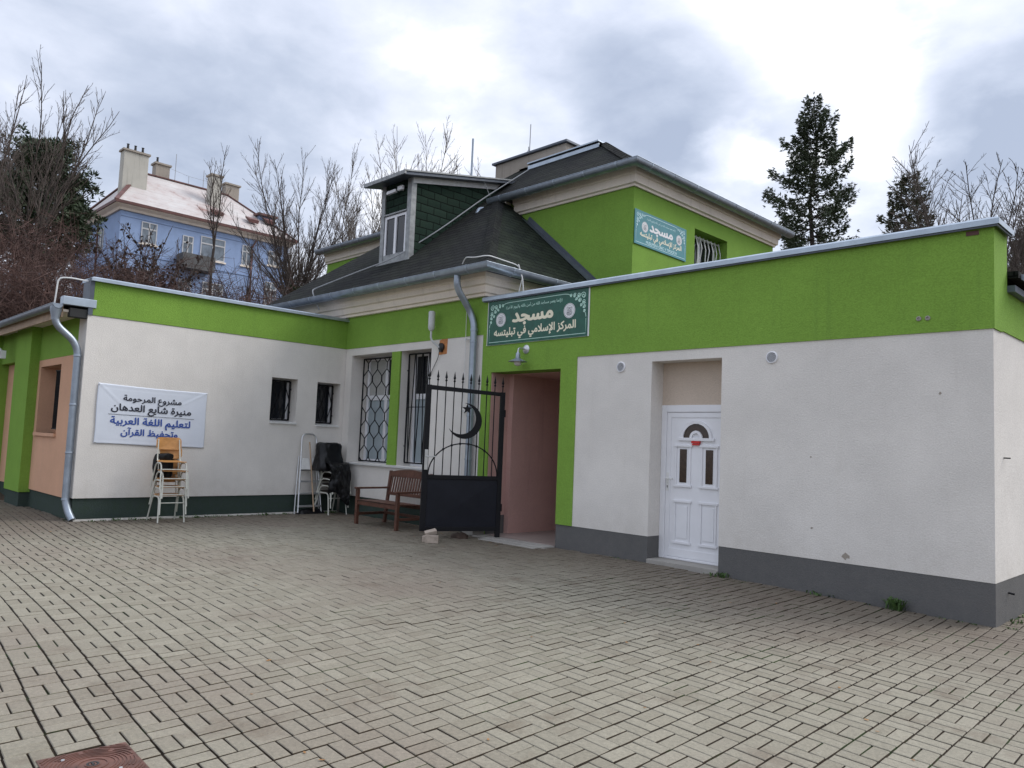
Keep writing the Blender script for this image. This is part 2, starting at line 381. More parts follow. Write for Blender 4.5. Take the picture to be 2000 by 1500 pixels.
    def disc(s, F, u, v, r, w, n=32, mi=0):
        return s.add([F(u + r * cos(2 * pi * j / n), v + r * sin(2 * pi * j / n), w) for j in range(n)], [tuple(range(n))], mi)
    def build(s, name, mat, parent=None, smooth=False, bev=0., org=None, label=None):
        o3 = Vector(org) if org is not None else (ORG.get(parent.name_full, Vector()) if parent else Vector())
        me = bpy.data.meshes.new(name)
        me.from_pydata([tuple(Vector(p) - o3) for p in s.v], [], s.f)
        for mm in (mat if isinstance(mat, (list, tuple)) else [mat]): me.materials.append(MATS[mm])
        if len(me.materials) > 1: me.polygons.foreach_set('material_index', s.m)
        if smooth:
            me.polygons.foreach_set('use_smooth', [True] * len(me.polygons))
            me.set_sharp_from_angle(angle=R(40))
        me.update()
        o = bpy.data.objects.new(name, me); col.objects.link(o)
        if parent: o.parent = parent; ORG[o.name_full] = o3
        else: o.location = o3; ORG[o.name_full] = o3
        if bev:
            md = o.modifiers.new('bevel', 'BEVEL'); md.width = bev; md.segments = 2; md.limit_method = 'ANGLE'; md.angle_limit = R(50)
        if label: o['label'] = label
        return o
ORG = {}
def thing(name, label, cat, loc, group=None, rz=0.):
    o = bpy.data.objects.new(name, None); col.objects.link(o); o.location = loc; o.rotation_euler.z = rz; o.empty_display_size = .2
    o['label'] = label; o['category'] = cat
    if group: o['group'] = group
    ORG[o.name_full] = Vector(loc); return o
def tag(o, label, cat, group=None):
    o['label'] = label; o['category'] = cat
    if group: o['group'] = group
    return o
def kind(o, k): o['kind'] = k; return o
def copy_tree(o, parent=None):
    c = o.copy(); col.objects.link(c); c.parent = parent
    for ch in list(o.children): copy_tree(ch, c)
    return c
def arc(c, r, a0, a1, n=8):
    return [(c[0] + r * cos(a0 + (a1 - a0) * i / n), c[1] + r * sin(a0 + (a1 - a0) * i / n)) for i in range(n + 1)]
def fillet(pts, r, n=5):
    P = [Vector(p) for p in pts]; out = [P[0]]
    for i in range(1, len(P) - 1):
        a, b, c = P[i - 1], P[i], P[i + 1]; d0 = (a - b); d1 = (c - b); rr = min(r, d0.length * .49, d1.length * .49)
        p0, p1 = b + d0.normalized() * rr, b + d1.normalized() * rr
        for k in range(n + 1):
            t = k / n; out.append(p0 * (1 - t) ** 2 + b * 2 * t * (1 - t) + p1 * t * t)
    out.append(P[-1]); return out

# ------------------------------------------------------------------ lettering (Arabic presentation forms, laid out right to left)
FORMS = {}
for l in '''ا FE8D FE8E|أ FE83 FE84|إ FE87 FE88|آ FE81 FE82|ب FE8F FE90 FE91 FE92|ة FE93 FE94|ت FE95 FE96 FE97 FE98|ج FE9D FE9E FE9F FEA0|ح FEA1 FEA2 FEA3 FEA4|خ FEA5 FEA6 FEA7 FEA8|د FEA9 FEAA|ر FEAD FEAE|ز FEAF FEB0|س FEB1 FEB2 FEB3 FEB4|ش FEB5 FEB6 FEB7 FEB8|ظ FEC5 FEC6 FEC7 FEC8|ع FEC9 FECA FECB FECC|غ FECD FECE FECF FED0|ف FED1 FED2 FED3 FED4|ق FED5 FED6 FED7 FED8|ك FED9 FEDA FEDB FEDC|ل FEDD FEDE FEDF FEE0|م FEE1 FEE2 FEE3 FEE4|ن FEE5 FEE6 FEE7 FEE8|ه FEE9 FEEA FEEB FEEC|و FEED FEEE|ي FEF1 FEF2 FEF3 FEF4'''.split('|'):
    p = l.split(); q = [chr(int(x, 16)) for x in p[1:]]; FORMS[p[0]] = q + [None] * (4 - len(q))
FORMS['\u0001'] = [chr(0xFEF9), chr(0xFEFA), None, None]; FORMS['\u0002'] = [chr(0xFEFB), chr(0xFEFC), None, None]; FORMS['\u0003'] = [chr(0xFEF5), chr(0xFEF6), None, None]
def shape(s):
    s = s.replace('لإ', '\u0001').replace('لا', '\u0002').replace('لآ', '\u0003'); out = []
    for i, c in enumerate(s):
        if c not in FORMS: out.append(c); continue
        pv = i > 0 and s[i - 1] in FORMS and FORMS[s[i - 1]][2] is not None
        nx = i + 1 < len(s) and s[i + 1] in FORMS and FORMS[c][2] is not None
        out.append(FORMS[c][3] if pv and nx else FORMS[c][1] if pv else FORMS[c][2] if nx else FORMS[c][0])
    return ''.join({'(': ')', ')': '('}.get(c, c) for c in reversed(out))
def text_polys(body, bold):
    cu = bpy.data.curves.new('lettering', 'FONT'); cu.body = body; cu.size = 1
    o = bpy.data.objects.new('lettering', cu); col.objects.link(o)
    dg = bpy.context.evaluated_depsgraph_get(); c2 = o.evaluated_get(dg).to_curve(dg)
    polys = []
    for s in c2.splines:
        bp = s.bezier_points; n = len(bp); pts = []
        for i in range(n):
            a, b = bp[i], bp[(i + 1) % n]
            straight = a.handle_right_type == 'VECTOR' and b.handle_left_type == 'VECTOR'
            for k in range(1 if straight else 5):
                t = k / 5; p = a.co * (1 - t) ** 3 + a.handle_right * 3 * t * (1 - t) ** 2 + b.handle_left * 3 * t * t * (1 - t) + b.co * t ** 3
                if not pts or (Vector(pts[-1]) - Vector((p.x, p.y))).length > 1e-4: pts.append((p.x, p.y))
        if len(pts) > 2: polys.append(pts)
    o.evaluated_get(dg).to_curve_clear(); bpy.data.objects.remove(o); bpy.data.curves.remove(cu)
    if bold:
        A = [sum(P[i - 1][0] * P[i][1] - P[i][0] * P[i - 1][1] for i in range(len(P))) for P in polys]; sg = 1 if max(A, key=abs) > 0 else -1; out = []
        for P in polys:
            Q = []; n = len(P)
            for i in range(n):
                a, b, c = Vector(P[i - 1]), Vector(P[i]), Vector(P[(i + 1) % n]); e0 = (b - a).normalized(); e1 = (c - b).normalized(); n0 = Vector((e0.y, -e0.x)); n1 = Vector((e1.y, -e1.x))
                if e0.dot(e1) > .5: m = n0 + n1; Q.append(tuple(b + m * (bold * sg * 2 / max(1., m.length_squared))))
                else: Q += [tuple(b + n0 * bold * sg), tuple(b + n1 * bold * sg)]
            out.append(Q)
        polys = out
    return polys
def lettering(parent, F, body, uc, vb, width, w, mat, bold=.02, latin=False, hscale=1.):
    polys = text_polys(body if latin else shape(body), bold)
    xs = [p[0] for g in polys for p in g]; ys = [p[1] for g in polys for p in g]; x0, x1 = min(xs), max(xs); s = width / (x1 - x0)
    T = lambda x, y: (uc + (x - (x0 + x1) / 2) * s, vb + y * s * hscale)
    mb = MB(); st = .009; y = min(ys)
    while y < max(ys):
        ym = y + st / 2; X = []
        for g in polys:
            for i in range(len(g)):
                (xa, ya), (xb, yb_) = g[i - 1], g[i]
                if (ya > ym) != (yb_ > ym): X.append((xa + (xb - xa) * (ym - ya) / (yb_ - ya), 1 if yb_ > ya else -1))
        X.sort(); wn_ = 0
        for i in range(len(X) - 1):
            wn_ += X[i][1]
            if wn_ and X[i + 1][0] - X[i][0] > 1e-5: mb.quad(*[F(*T(a, b), w) for a, b in ((X[i][0], y), (X[i + 1][0], y), (X[i + 1][0], y + st), (X[i][0], y + st))])
        y += st
    return mb.build('lettering', mat, parent)

# ------------------------------------------------------------------ ground
def gz(x, y): return -.018 * max(0., x + 6.)
def hill(x, y):
    d = max(0., -19.5 - x); h = 11.5 * (1 - math.exp(-d / 21)) if d else 0.
    d2 = max(0., y - 20); h += 4.5 * (1 - math.exp(-d2 / 25)) * (1 if x > -20 else max(0., 1 + (x + 20) / 30))
    t = min(1., max(0., (y + 6) / 12)); return h * (t * t * (3 - 2 * t)) 
g = MB()
xs = [-900, -300, -150, -100] + [-80 + 2 * i for i in range(32)] + [-16 + 2.5 * i for i in range(14)] + [30, 60, 150, 900]
ys = [-900, -200, -60, -20] + [-8 + 2 * i for i in range(38)] + [90, 150, 400, 900]
k = 0; idx = {}
for i, x in enumerate(xs):
    for j, y in enumerate(ys):
        z = hill(x, y)
        if z < .02: z = gz(x, y) - .06 if x < 40 else -.6
        else: z = z - .06 + mnoise.noise((x * .2, y * .2, 3)) * .3 * min(1, z)
        g.v.append((x, y, z)); idx[i, j] = len(g.v) - 1
for i in range(len(xs) - 1):
    for j in range(len(ys) - 1):
        g.f.append((idx[i, j], idx[i + 1, j], idx[i + 1, j + 1], idx[i, j + 1])); g.m.append(0)
kind(g.build('ground', 'leaf litter', smooth=True), 'structure')
bed = MB(); bx = [-24, -18, -12, -6, -3, 0, 5]
for i in range(len(bx) - 1):
    a, b = bx[i], bx[i + 1]; bed.quad((a, -2.5, gz(a, 0) - .0125), (b, -2.5, gz(b, 0) - .0125), (b, 15, gz(b, 0) - .0125), (a, 15, gz(a, 0) - .0125))
kind(bed.build('paving_bed', 'joint soil'), 'structure')
# pavers: basket weave of 20 x 10 cm blocks, laid by hand so nothing is quite straight
pv = MB(); tones = []
mod = .2065; e1 = Vector((cos(R(-4.5)), sin(R(-4.5)))) * mod; e2 = Vector((cos(R(92)), sin(R(92)))) * mod; A0 = Vector((-4.815, 2.303))
def warp(p):
    return Vector((p.x + .030 * sin(p.y * .9 + .4) + .022 * sin(p.x * .8 + p.y * .5), p.y + .035 * sin(p.x * .75 + 1.1) + .02 * sin(p.y * 1.3 + p.x * .4)))
def blocked(x, y):
    return (x < -14.17 and y > 3.97) or (y > 9.02 and x < -2.14) or (-4.21 < x < -3.8 and 1.09 < y < 1.49)
for i in range(-100, 50):
    for j in range(-70, 75):
        c = A0 + e1 * (i + .5) + e2 * (j + .5)
        if not (-23 < c.x < 3.2 and -1.2 < c.y < 14): continue
        if c.y < -.3 * c.x * .02 - .6 and c.x > -3: continue
        if c.x * -.71 + c.y * .70 < .9: continue
        for h in (0, 1):
            if (i + j) % 2 == 0: o = e2 * ((h - .5) / 2); hu, hv = e1 / 2, e2 / 4
            else: o = e1 * ((h - .5) / 2); hu, hv = e1 / 4, e2 / 2
            q = warp(c + o)
            if blocked(q.x, q.y): continue
            q += Vector((rnd.uniform(-.0015, .0015), rnd.uniform(-.0015, .0015)))
            a = rnd.gauss(0, .007); hu = Matrix.Rotation(a, 2) @ hu; hv = Matrix.Rotation(a, 2) @ hv
            z = gz(q.x, q.y) + rnd.gauss(0, .0012) + .006 * mnoise.noise((q.x * .5, q.y * .5, 0)); tx, ty = rnd.gauss(0, .006), rnd.gauss(0, .006)
            wide = .0022 * max(0., min(1., max((q.y - 5.5) / 3, (-q.x - 9.5) / 4)))     # joints stand wider and emptier towards the walls
            def ring(ins, dz):
                ins += wide
                fu = 1 - ins / hu.length; fv = 1 - ins / hv.length; out = []
                for su, sv in ((-1, -1), (1, -1), (1, 1), (-1, 1)):
                    d = hu * su * fu + hv * sv * fv; out.append((q.x + d.x, q.y + d.y, z + dz + d.x * tx + d.y * ty))
                return out
            far = c.x < -12
            pv.add(ring(.0031, -.012) + ring(.0041, -.0035) + ring(.0078, 0), [(8, 9, 10, 11)]); pv.add([], []); kk = len(pv.v) - 12
            for r in (0, 4):
                for m_ in range(4): pv.f.append((kk + r + m_, kk + r + (m_ + 1) % 4, kk + r + 4 + (m_ + 1) % 4, kk + r + 4 + m_)); pv.m.append(1 if r == 0 else 0)
            tones.append(min(1, max(0, rnd.gauss(.5, .30))))
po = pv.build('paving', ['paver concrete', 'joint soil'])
at = po.data.attributes.new('tone', 'FLOAT', 'FACE'); at.data.foreach_set('value', [t for t in tones for _ in range(9)])
kind(po, 'structure')
st = MB(); st.box(-9.7, -8.0, 8.72, 8.96, -.03, .028); st.box(-9.3, -8.06, 8.55, 8.72, -.03, .018)
kind(st.build('entrance_threshold', 'concrete', bev=.006), 'structure')

# ------------------------------------------------------------------ door annex on the right
ax = thing('annex', 'flat roofed white and green annex with the white door and the open passage', 'building', (-5.9, 9, 0))
m = MB()
m.fbox(FM, -7.70, -6.32, .36, 2.94, -.35, 0); m.fbox(FM, -6.32, -5.22, 2.80, 2.94, -.35, 0); m.fbox(FM, -5.22, -2.12, .36, 2.94, -.35, 0)
m.box(-2.42, -2.12, 9.35, 16, .36, 2.955)
m.build('wall', 'white plaster', ax)
m = MB()
m.fbox(FM, -9.86, -2.105, 2.94, 4.05, -.30, .012); m.fbox(FM, -8.03, -7.70, .36, 2.94, -.35, .012); m.fbox(FM, -9.62, -8.03, 2.77, 2.94, -.35, .012)
m.fbox(FM, -9.86, -9.62, .0, 2.94, -.35, .012)
m.box(-2.42, -2.105, 9.30, 16, 2.955, 3.42)
m.box(-2.42, -2.105, 9.30, 9.50, 3.42, 4.05)
m.build('green_band', 'green plaster', ax)
m = MB()
m.fbox(FM, -8.03, -6.32, -.2, .36, -.35, -.004); m.fbox(FM, -5.22, -2.12, -.2, .36, -.35, -.004); m.box(-2.42, -2.124, 9.35, 16, -.2, .36)
m.build('plinth', 'grey plinth', ax)
m = MB(); m.fbox(FM, -6.32, -5.22, 2.2, 2.80, -.40, -.285); m.fbox(FM, -6.335, -6.322, .0, 2.80, -.36, -.02); m.build('door_recess', 'cream plaster', ax)
# coping: bent sheet metal with a drip edge
m = MB(); prof = [(.055, -.035), (.062, -.035), (.062, .022), (.035, .045), (-.34, .062), (-.34, .02), (.05, .010)]
m.sweep([(-9.86, 8.986, 4.05), (-2.105, 8.986, 4.05), (-2.105, 9.55, 4.05)], prof); m.build('coping', 'zinc bright', ax)
m = MB(); m.sweep([(-9.84, 8.986, 4.05), (-2.107, 8.986, 4.05), (-2.107, 9.5, 4.05)], [(.03, -.055), (.048, -.055), (.048, .006), (.03, .006)]); m.build('coping_drip', 'flashing', ax)
m = MB(); m.add([(-2.0, 9.5, 3.62), (-2.0, 16.2, 3.62), (-9.3, 16.2, 3.95), (-9.3, 9.5, 3.95), (-2.0, 9.5, 3.55), (-2.0, 16.2, 3.55), (-9.3, 16.2, 3.8), (-9.3, 9.5, 3.8)], [(0, 1, 2, 3), (7, 6, 5, 4), (0, 4, 5, 1), (0, 3, 7, 4), (1, 5, 6, 2)])
m.build('roof', 'roof shingle', ax)
m = MB(); m.box(-2.105, -2.03, 9.5, 16, 3.40, 3.47); m.build('eave_trim', 'flashing', ax)
m = MB(); m.sweep([(-1.93, 9.62, 3.60), (-1.93, 16, 3.60)], [(x, z) for x, z in arc((0, 0), .085, pi, 2 * pi, 10)] + [(x, z) for x, z in arc((0, 0), .078, 2 * pi, pi, 10)])
m.lathe((-1.93, 9.62, 3.6), [(.001, 0), (.001, .004)], 4, (0, 1, 0)); m.plate(Frame((-1.93, 9.615, 3.60), (1, 0, 0), (0, -1, 0)), arc((0, 0), .085, pi, 2 * pi, 12), 0, .004)
gt = m.build('gutter', 'zinc', ax, smooth=True)
for u in (10.1, 10.9, 11.7): MB().box(-1.99, -1.87, u, u + .025, 3.505, 3.515).build('bracket', 'zinc', gt)
# passage
m = MB()
m.box(-9.72, -9.608, 9.004, 9.42, .03, 2.768); m.box(-9.72, -9.50, 9.42, 13.0, .03, 2.77)
m.box(-8.03, -7.9, 9.35, 13.0, .03, 2.77); m.box(-9.72, -7.9, 12.9, 13.0, .03, 2.77); m.box(-9.72, -7.9, 9.35, 13.0, 2.765, 2.86)
m.build('passage_wall', 'pink plaster', ax)
m = MB(); m.box(-9.63, -9.602, 8.996, 9.425, .0, .34); m.build('passage_plinth', 'grey plinth', ax)
m = MB(); m.box(-9.62, -8.03, 8.96, 12.9, -.05, .032); m.build('passage_floor', 'passage tiles', ax)
MB().box(-9.9, -9.62, 8.72, 8.98, -.03, .10).build('kerb_stone', 'concrete', ax, bev=.008)
# front door
dr = MB(); U0, U1, V0, V1 = -6.32, -5.24, .06, 2.2
dr.fbox(FM, U0, U0 + .085, V0, V1, -.36, -.27); dr.fbox(FM, U1 - .06, U1, V0, V1, -.36, -.27); dr.fbox(FM, U0 + .085, U1 - .06, V1 - .10, V1, -.36, -.27); dr.fbox(FM, U0 + .085, U1 - .06, V0, V0 + .035, -.36, -.27)
door = dr.build('front_door', 'white plastic', ax, bev=.008)
a, b, c, d = U0 + .089, U1 - .064, V0 + .039, V1 - .104
m = MB(); sw = .07
m.fbox(FM, a, a + sw, c, d, -.35, -.282); m.fbox(FM, b - sw * .6, b, c, d, -.35, -.282); m.fbox(FM, a + sw, b - sw * .6, d - sw, d, -.35, -.282); m.fbox(FM, a + sw, b - sw * .6, c, c + .11, -.35, -.282)
m.fbox(FM, a + sw, b - sw * .6, c + .11, d - sw, -.34, -.292)
cx = (a + sw + b - sw * .6) / 2
def moulded(u0, u1, v0, v1):      # raised frame round a panel
    for q in ((u0 - .02, u1 + .02, v1 - .012, v1 + .018), (u0 - .02, u1 + .02, v0 - .018, v0 + .012)): m.fbox(FM, *q, -.292, -.270)
    m.fbox(FM, u0, u0 + .022, v0 + .012, v1 - .012, -.292, -.278); m.fbox(FM, u1 - .022, u1, v0 + .012, v1 - .012, -.292, -.278)
for sgn in (-1, 1):
    u = cx + sgn * .205
    moulded(u - .125, u + .125, .30, .86); moulded(u - .125, u + .125, 1.08, 1.63)
    m.fbox(FM, u - .085, u + .085, .36, .80, -.292, -.283)
vb = 1.745
ring = [(cx + .245 * cos(t), vb + .235 * sin(t)) for t in [pi * i / 16 for i in range(17)]]; ring2 = [(cx + .205 * cos(t), vb + .195 * sin(t)) for t in [pi * i / 16 for i in range(16, -1, -1)]]
m.plate(FM, ring + ring2, -.292, -.268); m.fbox(FM, cx - .28, cx + .28, vb - .04, vb, -.292, -.262)
m.plate(FM, arc((cx, vb), .10, pi, 0, 10) + arc((cx, vb), .065, 0, pi, 10), -.292, -.264)
m.build('door_leaf', 'white plastic', door, bev=.004)
for sgn in (-1, 1):
    u = cx + sgn * .205; MB().fbox(FM, u - .055, u + .055, 1.125, 1.585, -.291, -.2855).build('pane', 'brown pane', door)
m = MB(); m.plate(FM, arc((cx, vb), .203, pi, 0, 16) + arc((cx, vb), .098, 0, pi, 12), -.291, -.286); m.build('fanlight', 'brown pane', door)
m = MB(); m.fbox(FM, U0 + .1, U0 + .14, 1.0, 1.25, -.282, -.274); m.tube([FM(U0 + .12, 1.17, -.275), FM(U0 + .12, 1.17, -.225), FM(U0 + .24, 1.17, -.222)], .010, 8); m.build('handle', 'white metal', door, smooth=True)
m = MB(); m.disc(FM, U0 + .12, 1.06, .012, -.2735, 10); m.fbox(FM, U0 + .116, U0 + .124, 1.03, 1.06, -.2739, -.2735); m.build('keyhole', 'rubber', door)
m = MB(); m.fbox(FM, cx - .065, cx + .065, vb - .075, vb - .042, -.289, -.258); m.fbox(FM, cx - .055, cx + .055, vb - .10, vb - .08, -.289, -.262); m.build('letter_slot_sticker', 'red sticker', door)
m = MB(); m.box(-6.32, -5.22, 8.98, 9.36, -.06, .058); m.build('door_sill', 'concrete', ax, bev=.008)
def vent(u, v):
    m = MB()
    m.lathe(FM(u, v, .0), [(.078, -.01), (.078, .012), (.070, .020), (.062, .020), (.060, .006), (.0, .006)], 28, FM.w)
    for i in range(-4, 5):
        h = i * .0128; l = sqrt(max(0, .058 ** 2 - h * h)); m.hexa([FM(u - l, v + h - .005, .018), FM(u + l, v + h - .005, .018), FM(u + l, v + h - .001, .007), FM(u - l, v + h - .001, .007), FM(u - l, v + h - .003, .018), FM(u + l, v + h - .003, .018), FM(u + l, v + h + .003, .007), FM(u - l, v + h + .003, .007)])
    return m
def vent_back(u, v): return MB().disc(FM, u, v, .0595, .0066)
vent_back(-6.86, 2.745).build('vent_hole', 'rubber', ax); vent_back(-4.525, 2.765).build('vent_hole', 'rubber', ax)
vent(-6.86, 2.745).build('vent_cover', 'white plastic', ax, smooth=True); vent(-4.525, 2.765).build('vent_cover', 'white plastic', ax, smooth=True)
m = MB()
for du in (-.045, .045): MB().lathe(FM(-2.78 + du, 3.10, .012), [(.026, 0), (.026, .012), (.016, .016), (.010, .004)], 12, FM.w).build('wall_anchor', 'concrete', ax)
m.fbox(FM, -2.36, -2.24, 3.94, 3.985, .013, .02); m.build('wall_plate', 'red tin', ax)
m = MB()
for u, v, s in ((-3.60, .44, 1.), (-2.62, 2.28, .4), (-4.0, .72, .35), (-4.02, 1.55, .3)):
    pts = [(u + s * .05 * cos(t) * rnd.uniform(.4, 1.1), v + s * .05 * sin(t) * rnd.uniform(.3, 1.)) for t in [2 * pi * i / 11 for i in range(11)]]
    MB().plate(FM, pts, .0, .0015).build('plaster_chip', 'old render', ax)
m = MB(); m.tube([(-2.12, 9.35, 1.62), (-2.06, 9.37, 1.62)], .008, 6); m.build('wall_hook', 'black iron', ax); MB().tube([(-2.12, 9.5, .22), (-2.07, 9.52, .21)], .012, 6).build('wall_hook', 'black iron', ax)

# ------------------------------------------------------------------ low annex on the left
al = thing('annex', 'low green topped annex with the long white banner wall and two small barred windows', 'building', (-16, 6.5, 0))
W1, W2 = (7.335, 7.905, 1.815, 2.695), (8.355, 8.905, 1.80, 2.685)
m = MB(); y0, y1, z0, z1 = 3.95, 9.0, .37, 3.44; T = -.42
m.fbox(FL, y0 - .015, W1[0], z0, z1, T, 0); m.fbox(FL, W1[0], W1[1], z0, W1[2], T, 0); m.fbox(FL, W1[0], W1[1], W1[3], z1, T, 0)
m.fbox(FL, W1[1], W2[0], z0, z1, T, 0); m.fbox(FL, W2[0], W2[1], z0, W2[2], T, 0); m.fbox(FL, W2[0], W2[1], W2[3], z1, T, 0); m.fbox(FL, W2[1], 9.30, z0, z1, T, 0)
m.build('wall', 'white plaster', al)
m = MB(); m.fbox(FL, 4.0, 9.0, 3.44, 4.05, -.32, .012); m.build('green_band', 'green plaster', al, bev=.008)
m = MB(); m.fbox(FL, 3.95, 9.0, -.12, .37, T, -.028); m.fbox(FS, -23, -14.23, -.12, .335, -.3, -.025); m.build('plinth', 'dark green plinth', al)
m = MB(); m.sweep([(-14.188, 9.05, 4.05), (-14.188, 4.0, 4.05), (-14.6, 3.98, 4.05)], [(.0, 0)] * 0 + [(-.055, -.03), (-.062, -.03), (-.062, .022), (-.035, .04), (.36, .055), (.36, .0), (-.05, .006)]); m.build('coping', 'zinc bright', al)
m = MB(); m.box(-14.55, -14.18, 3.93, 4.0, 3.44, 4.07); m.build('parapet_end', 'flashing', al)
m = MB(); m.box(-20.5, -14.5, 4.1, 9.3, 3.5, 3.62); m.build('flat_roof', 'flashing', al)
# peach south side
m = MB(); ww = (-16.90, -15.55, 1.42, 2.67)
m.fbox(FS, ww[1], -14.245, .335, 2.80, -.4, 0); m.fbox(FS, ww[0], ww[1], .335, ww[2], -.4, 0); m.fbox(FS, ww[0], ww[1], ww[3], 2.80, -.4, 0); m.fbox(FS, -17.05, ww[0], .335, 2.80, -.4, 0)
m.fbox(FS, -19.6, -18.2, .335, 2.9, -.4, -.02); m.build('peach_wall', 'peach plaster', al)
m = MB(); m.fbox(FS, -17.05, -14.24, 2.80, 3.50, -.4, .004); m.fbox(FS, -18.2, -17.05, .27, 3.449, -.4, .17); m.fbox(FS, -19.6, -18.2, 2.82, 3.449, -.4, .13); m.fbox(FS, -23, -19.6, .27, 3.449, -.4, .36)
m.build('green_pillar', 'green plaster', al, bev=.006)
m = MB(); m.fbox(FS, -18.15, -17.08, -.12, .27, -.3, .15); m.fbox(FS, -23, -19.65, -.12, .27, -.3, .33); m.build('pillar_base', 'dark green plinth', al)
m = MB(); m.box(-24, -14.27, 3.58, 4.1, 3.45, 3.49); m.build('soffit', 'moulding paint', al)
m = MB(); m.box(-24, -14.29, 3.56, 3.585, 3.36, 3.56); m.build('fascia', 'tan fascia', al)
m = MB(); m.add([(-24, 3.54, 3.58), (-14.32, 3.54, 3.58), (-14.32, 4.1, 3.70), (-24, 4.1, 3.70), (-24, 3.54, 3.56), (-14.32, 3.54, 3.56), (-14.32, 4.1, 3.56), (-24, 4.1, 3.56)], [(0, 1, 2, 3), (7, 6, 5, 4), (0, 4, 5, 1), (1, 5, 6, 2)]); m.build('eave_roof', 'flashing', al)
def half_round(r=.075, t=.005, n=10): return [(x, z) for x, z in arc((0, 0), r, pi, 2 * pi, n)] + [(r + .008, .006), (r + .004, .012), (r - .006, .004)] + [(x, z) for x, z in arc((0, 0), r - t, 2 * pi, pi, n)]
m = MB(); m.sweep([(-24, 3.48, 3.56), (-14.20, 3.48, 3.56)], half_round(.075)); m.plate(Frame((-14.195, 3.48, 3.56), (0, 1, 0), (1, 0, 0)), arc((0, 0), .075, pi, 2 * pi, 12), 0, .004); m.build('gutter', 'zinc', al, smooth=True)
m = MB(); m.box(-14.34, -14.17, 3.54, 4.05, 3.56, 3.70); m.build('eave_end_box', 'zinc bright', al, bev=.008)
m = MB(); m.box(-14.33, -14.20, 3.66, 3.94, 3.37, 3.52); m.build('vent_box', 'rubber', al, bev=.01)
m = MB(); P = fillet([(-14.30, 3.48, 3.50), (-14.30, 3.48, 3.24), (-14.30, 3.86, 2.92), (-14.30, 3.86, .32), (-14.22, 3.90, .13), (-14.14, 3.94, .02)], .2, 6)
m.tube(P, .058, 14); m.lathe((-14.30, 3.48, 3.30), [(.060, 0), (.064, .06), (.085, .14), (.09, .22)], 14)
for z in (2.72, 1.9, 1.1, .33): m.lathe((-14.30, 3.86, z), [(.060, 0), (.063, .006), (.063, .03), (.060, .036)], 14)
m.build('downpipe', 'zinc', al, smooth=True)
m = MB(); m.tube(fillet([(-14.42, 3.48, 3.58), (-14.40, 3.50, 4.02), (-14.35, 3.66, 4.04), (-14.3, 3.98, 4.02)], .2, 6), .013, 8); m.build('lightning_cable', 'white metal', al, smooth=True)
m = MB(); m.box(-26, -19.5, 2.2, 3.1, 3.30, 3.36); m.build('side_canopy', 'zinc bright', al)

def casement(parent, F, u0, u1, v0, v1, w, fr=.055, mull=True, glass='dark glass', transom=None, low=None, name='window', blind=None, mat='white plastic'):
    m = MB(); t = .05
    m.fbox(F, u0, u0 + fr, v0, v1, w - t, w); m.fbox(F, u1 - fr, u1, v0, v1, w - t, w); m.fbox(F, u0 + fr, u1 - fr, v1 - fr, v1, w - t, w); m.fbox(F, u0 + fr, u1 - fr, v0, v0 + fr, w - t, w)
    um = (u0 + u1) / 2
    if mull: m.fbox(F, um - fr * .6, um + fr * .6, v0 + fr, v1 - fr, w - t, w + .004)
    if transom: 
        for a, b in ((u0 + fr, um - fr * .6), (um + fr * .6, u1 - fr)): m.fbox(F, a, b, transom - fr * .7, transom + fr * .7, w - t, w + .002)
    wn = m.build(name, mat, parent, bev=.004)
    spans = [(u0 + fr, um - fr * .6), (um + fr * .6, u1 - fr)] if mull else [(u0 + fr, u1 - fr)]
    for i, (a, b) in enumerate(spans):
        for (c, d, mt) in ([(v0 + fr, transom - fr * .7, low or glass), (transom + fr * .7, v1 - fr, blind if (blind and i == 0) else glass)] if transom else [(v0 + fr, v1 - fr, glass)]):
            MB().fbox(F, a, b, c, d, w - t * .8, w - t * .5).build('pane', mt, wn)
    return wn
for (a, b, c, d) in (W1, W2):
    wn = casement(al, FL, a, b, c + .02, d, -.34, .05, mull=False)
    m = MB(); m.hexa([FL(a - .0, c - .035, .03), FL(b + .01, c - .035, .03), FL(b + .01, c + .02, -.30), FL(a - .0, c + .02, -.30), FL(a, c - .004, .034), FL(b + .01, c - .004, .034), FL(b + .01, c + .028, -.30), FL(a, c + .028, -.30)]); m.build('window_sill', 'white metal', wn)
    m = MB(); w = -.26; a2, b2, c2, d2 = a + .02, b - .03, c + .05, d - .04
    for u in (a2, b2): m.fbox(FL, u - .016, u + .016, c2, d2, w - .010, w + .010)
    for v in (c2, d2): m.fbox(FL, a2, b2, v - .016, v + .016, w - .010, w + .010)
    n = 4
    for i in range(1, n):
        u = a2 + (b2 - a2) * i / n; m.bar(FL(u, c2, w), FL(u, c2 + .03, w), .02, .012)
    for i in range(n):
        ua, ub = a2 + (b2 - a2) * i / n, a2 + (b2 - a2) * (i + 1) / n; s_ = 1 if i % 2 else -1; vm = (c2 + d2) / 2
        um = (ua + ub) / 2; lo, hi = (ua, ub) if s_ > 0 else (ub, ua)
        m.bar(FL(lo, c2, w), FL(hi, vm, w), .014, .014); m.bar(FL(hi, vm, w), FL(lo, d2, w), .014, .014)
    for v in (c2 + .16, d2 - .16): m.bar(FL(b2, v, w), FL(b2 + .06, v, w), .014, .014); m.lathe(FL(b2 + .03, v - .02, w), [(.011, 0), (.011, .04)], 8)
    m.build('grille', 'black iron', wn)
wn = casement(al, FS, ww[0], ww[1], ww[2], ww[3], -.36)
m = MB(); m.fbox(FS, ww[0] - .02, ww[1] + .02, ww[2] - .06, ww[2], -.3, .04); m.build('window_sill', 'peach plaster', wn)
m = MB(); w = -.14
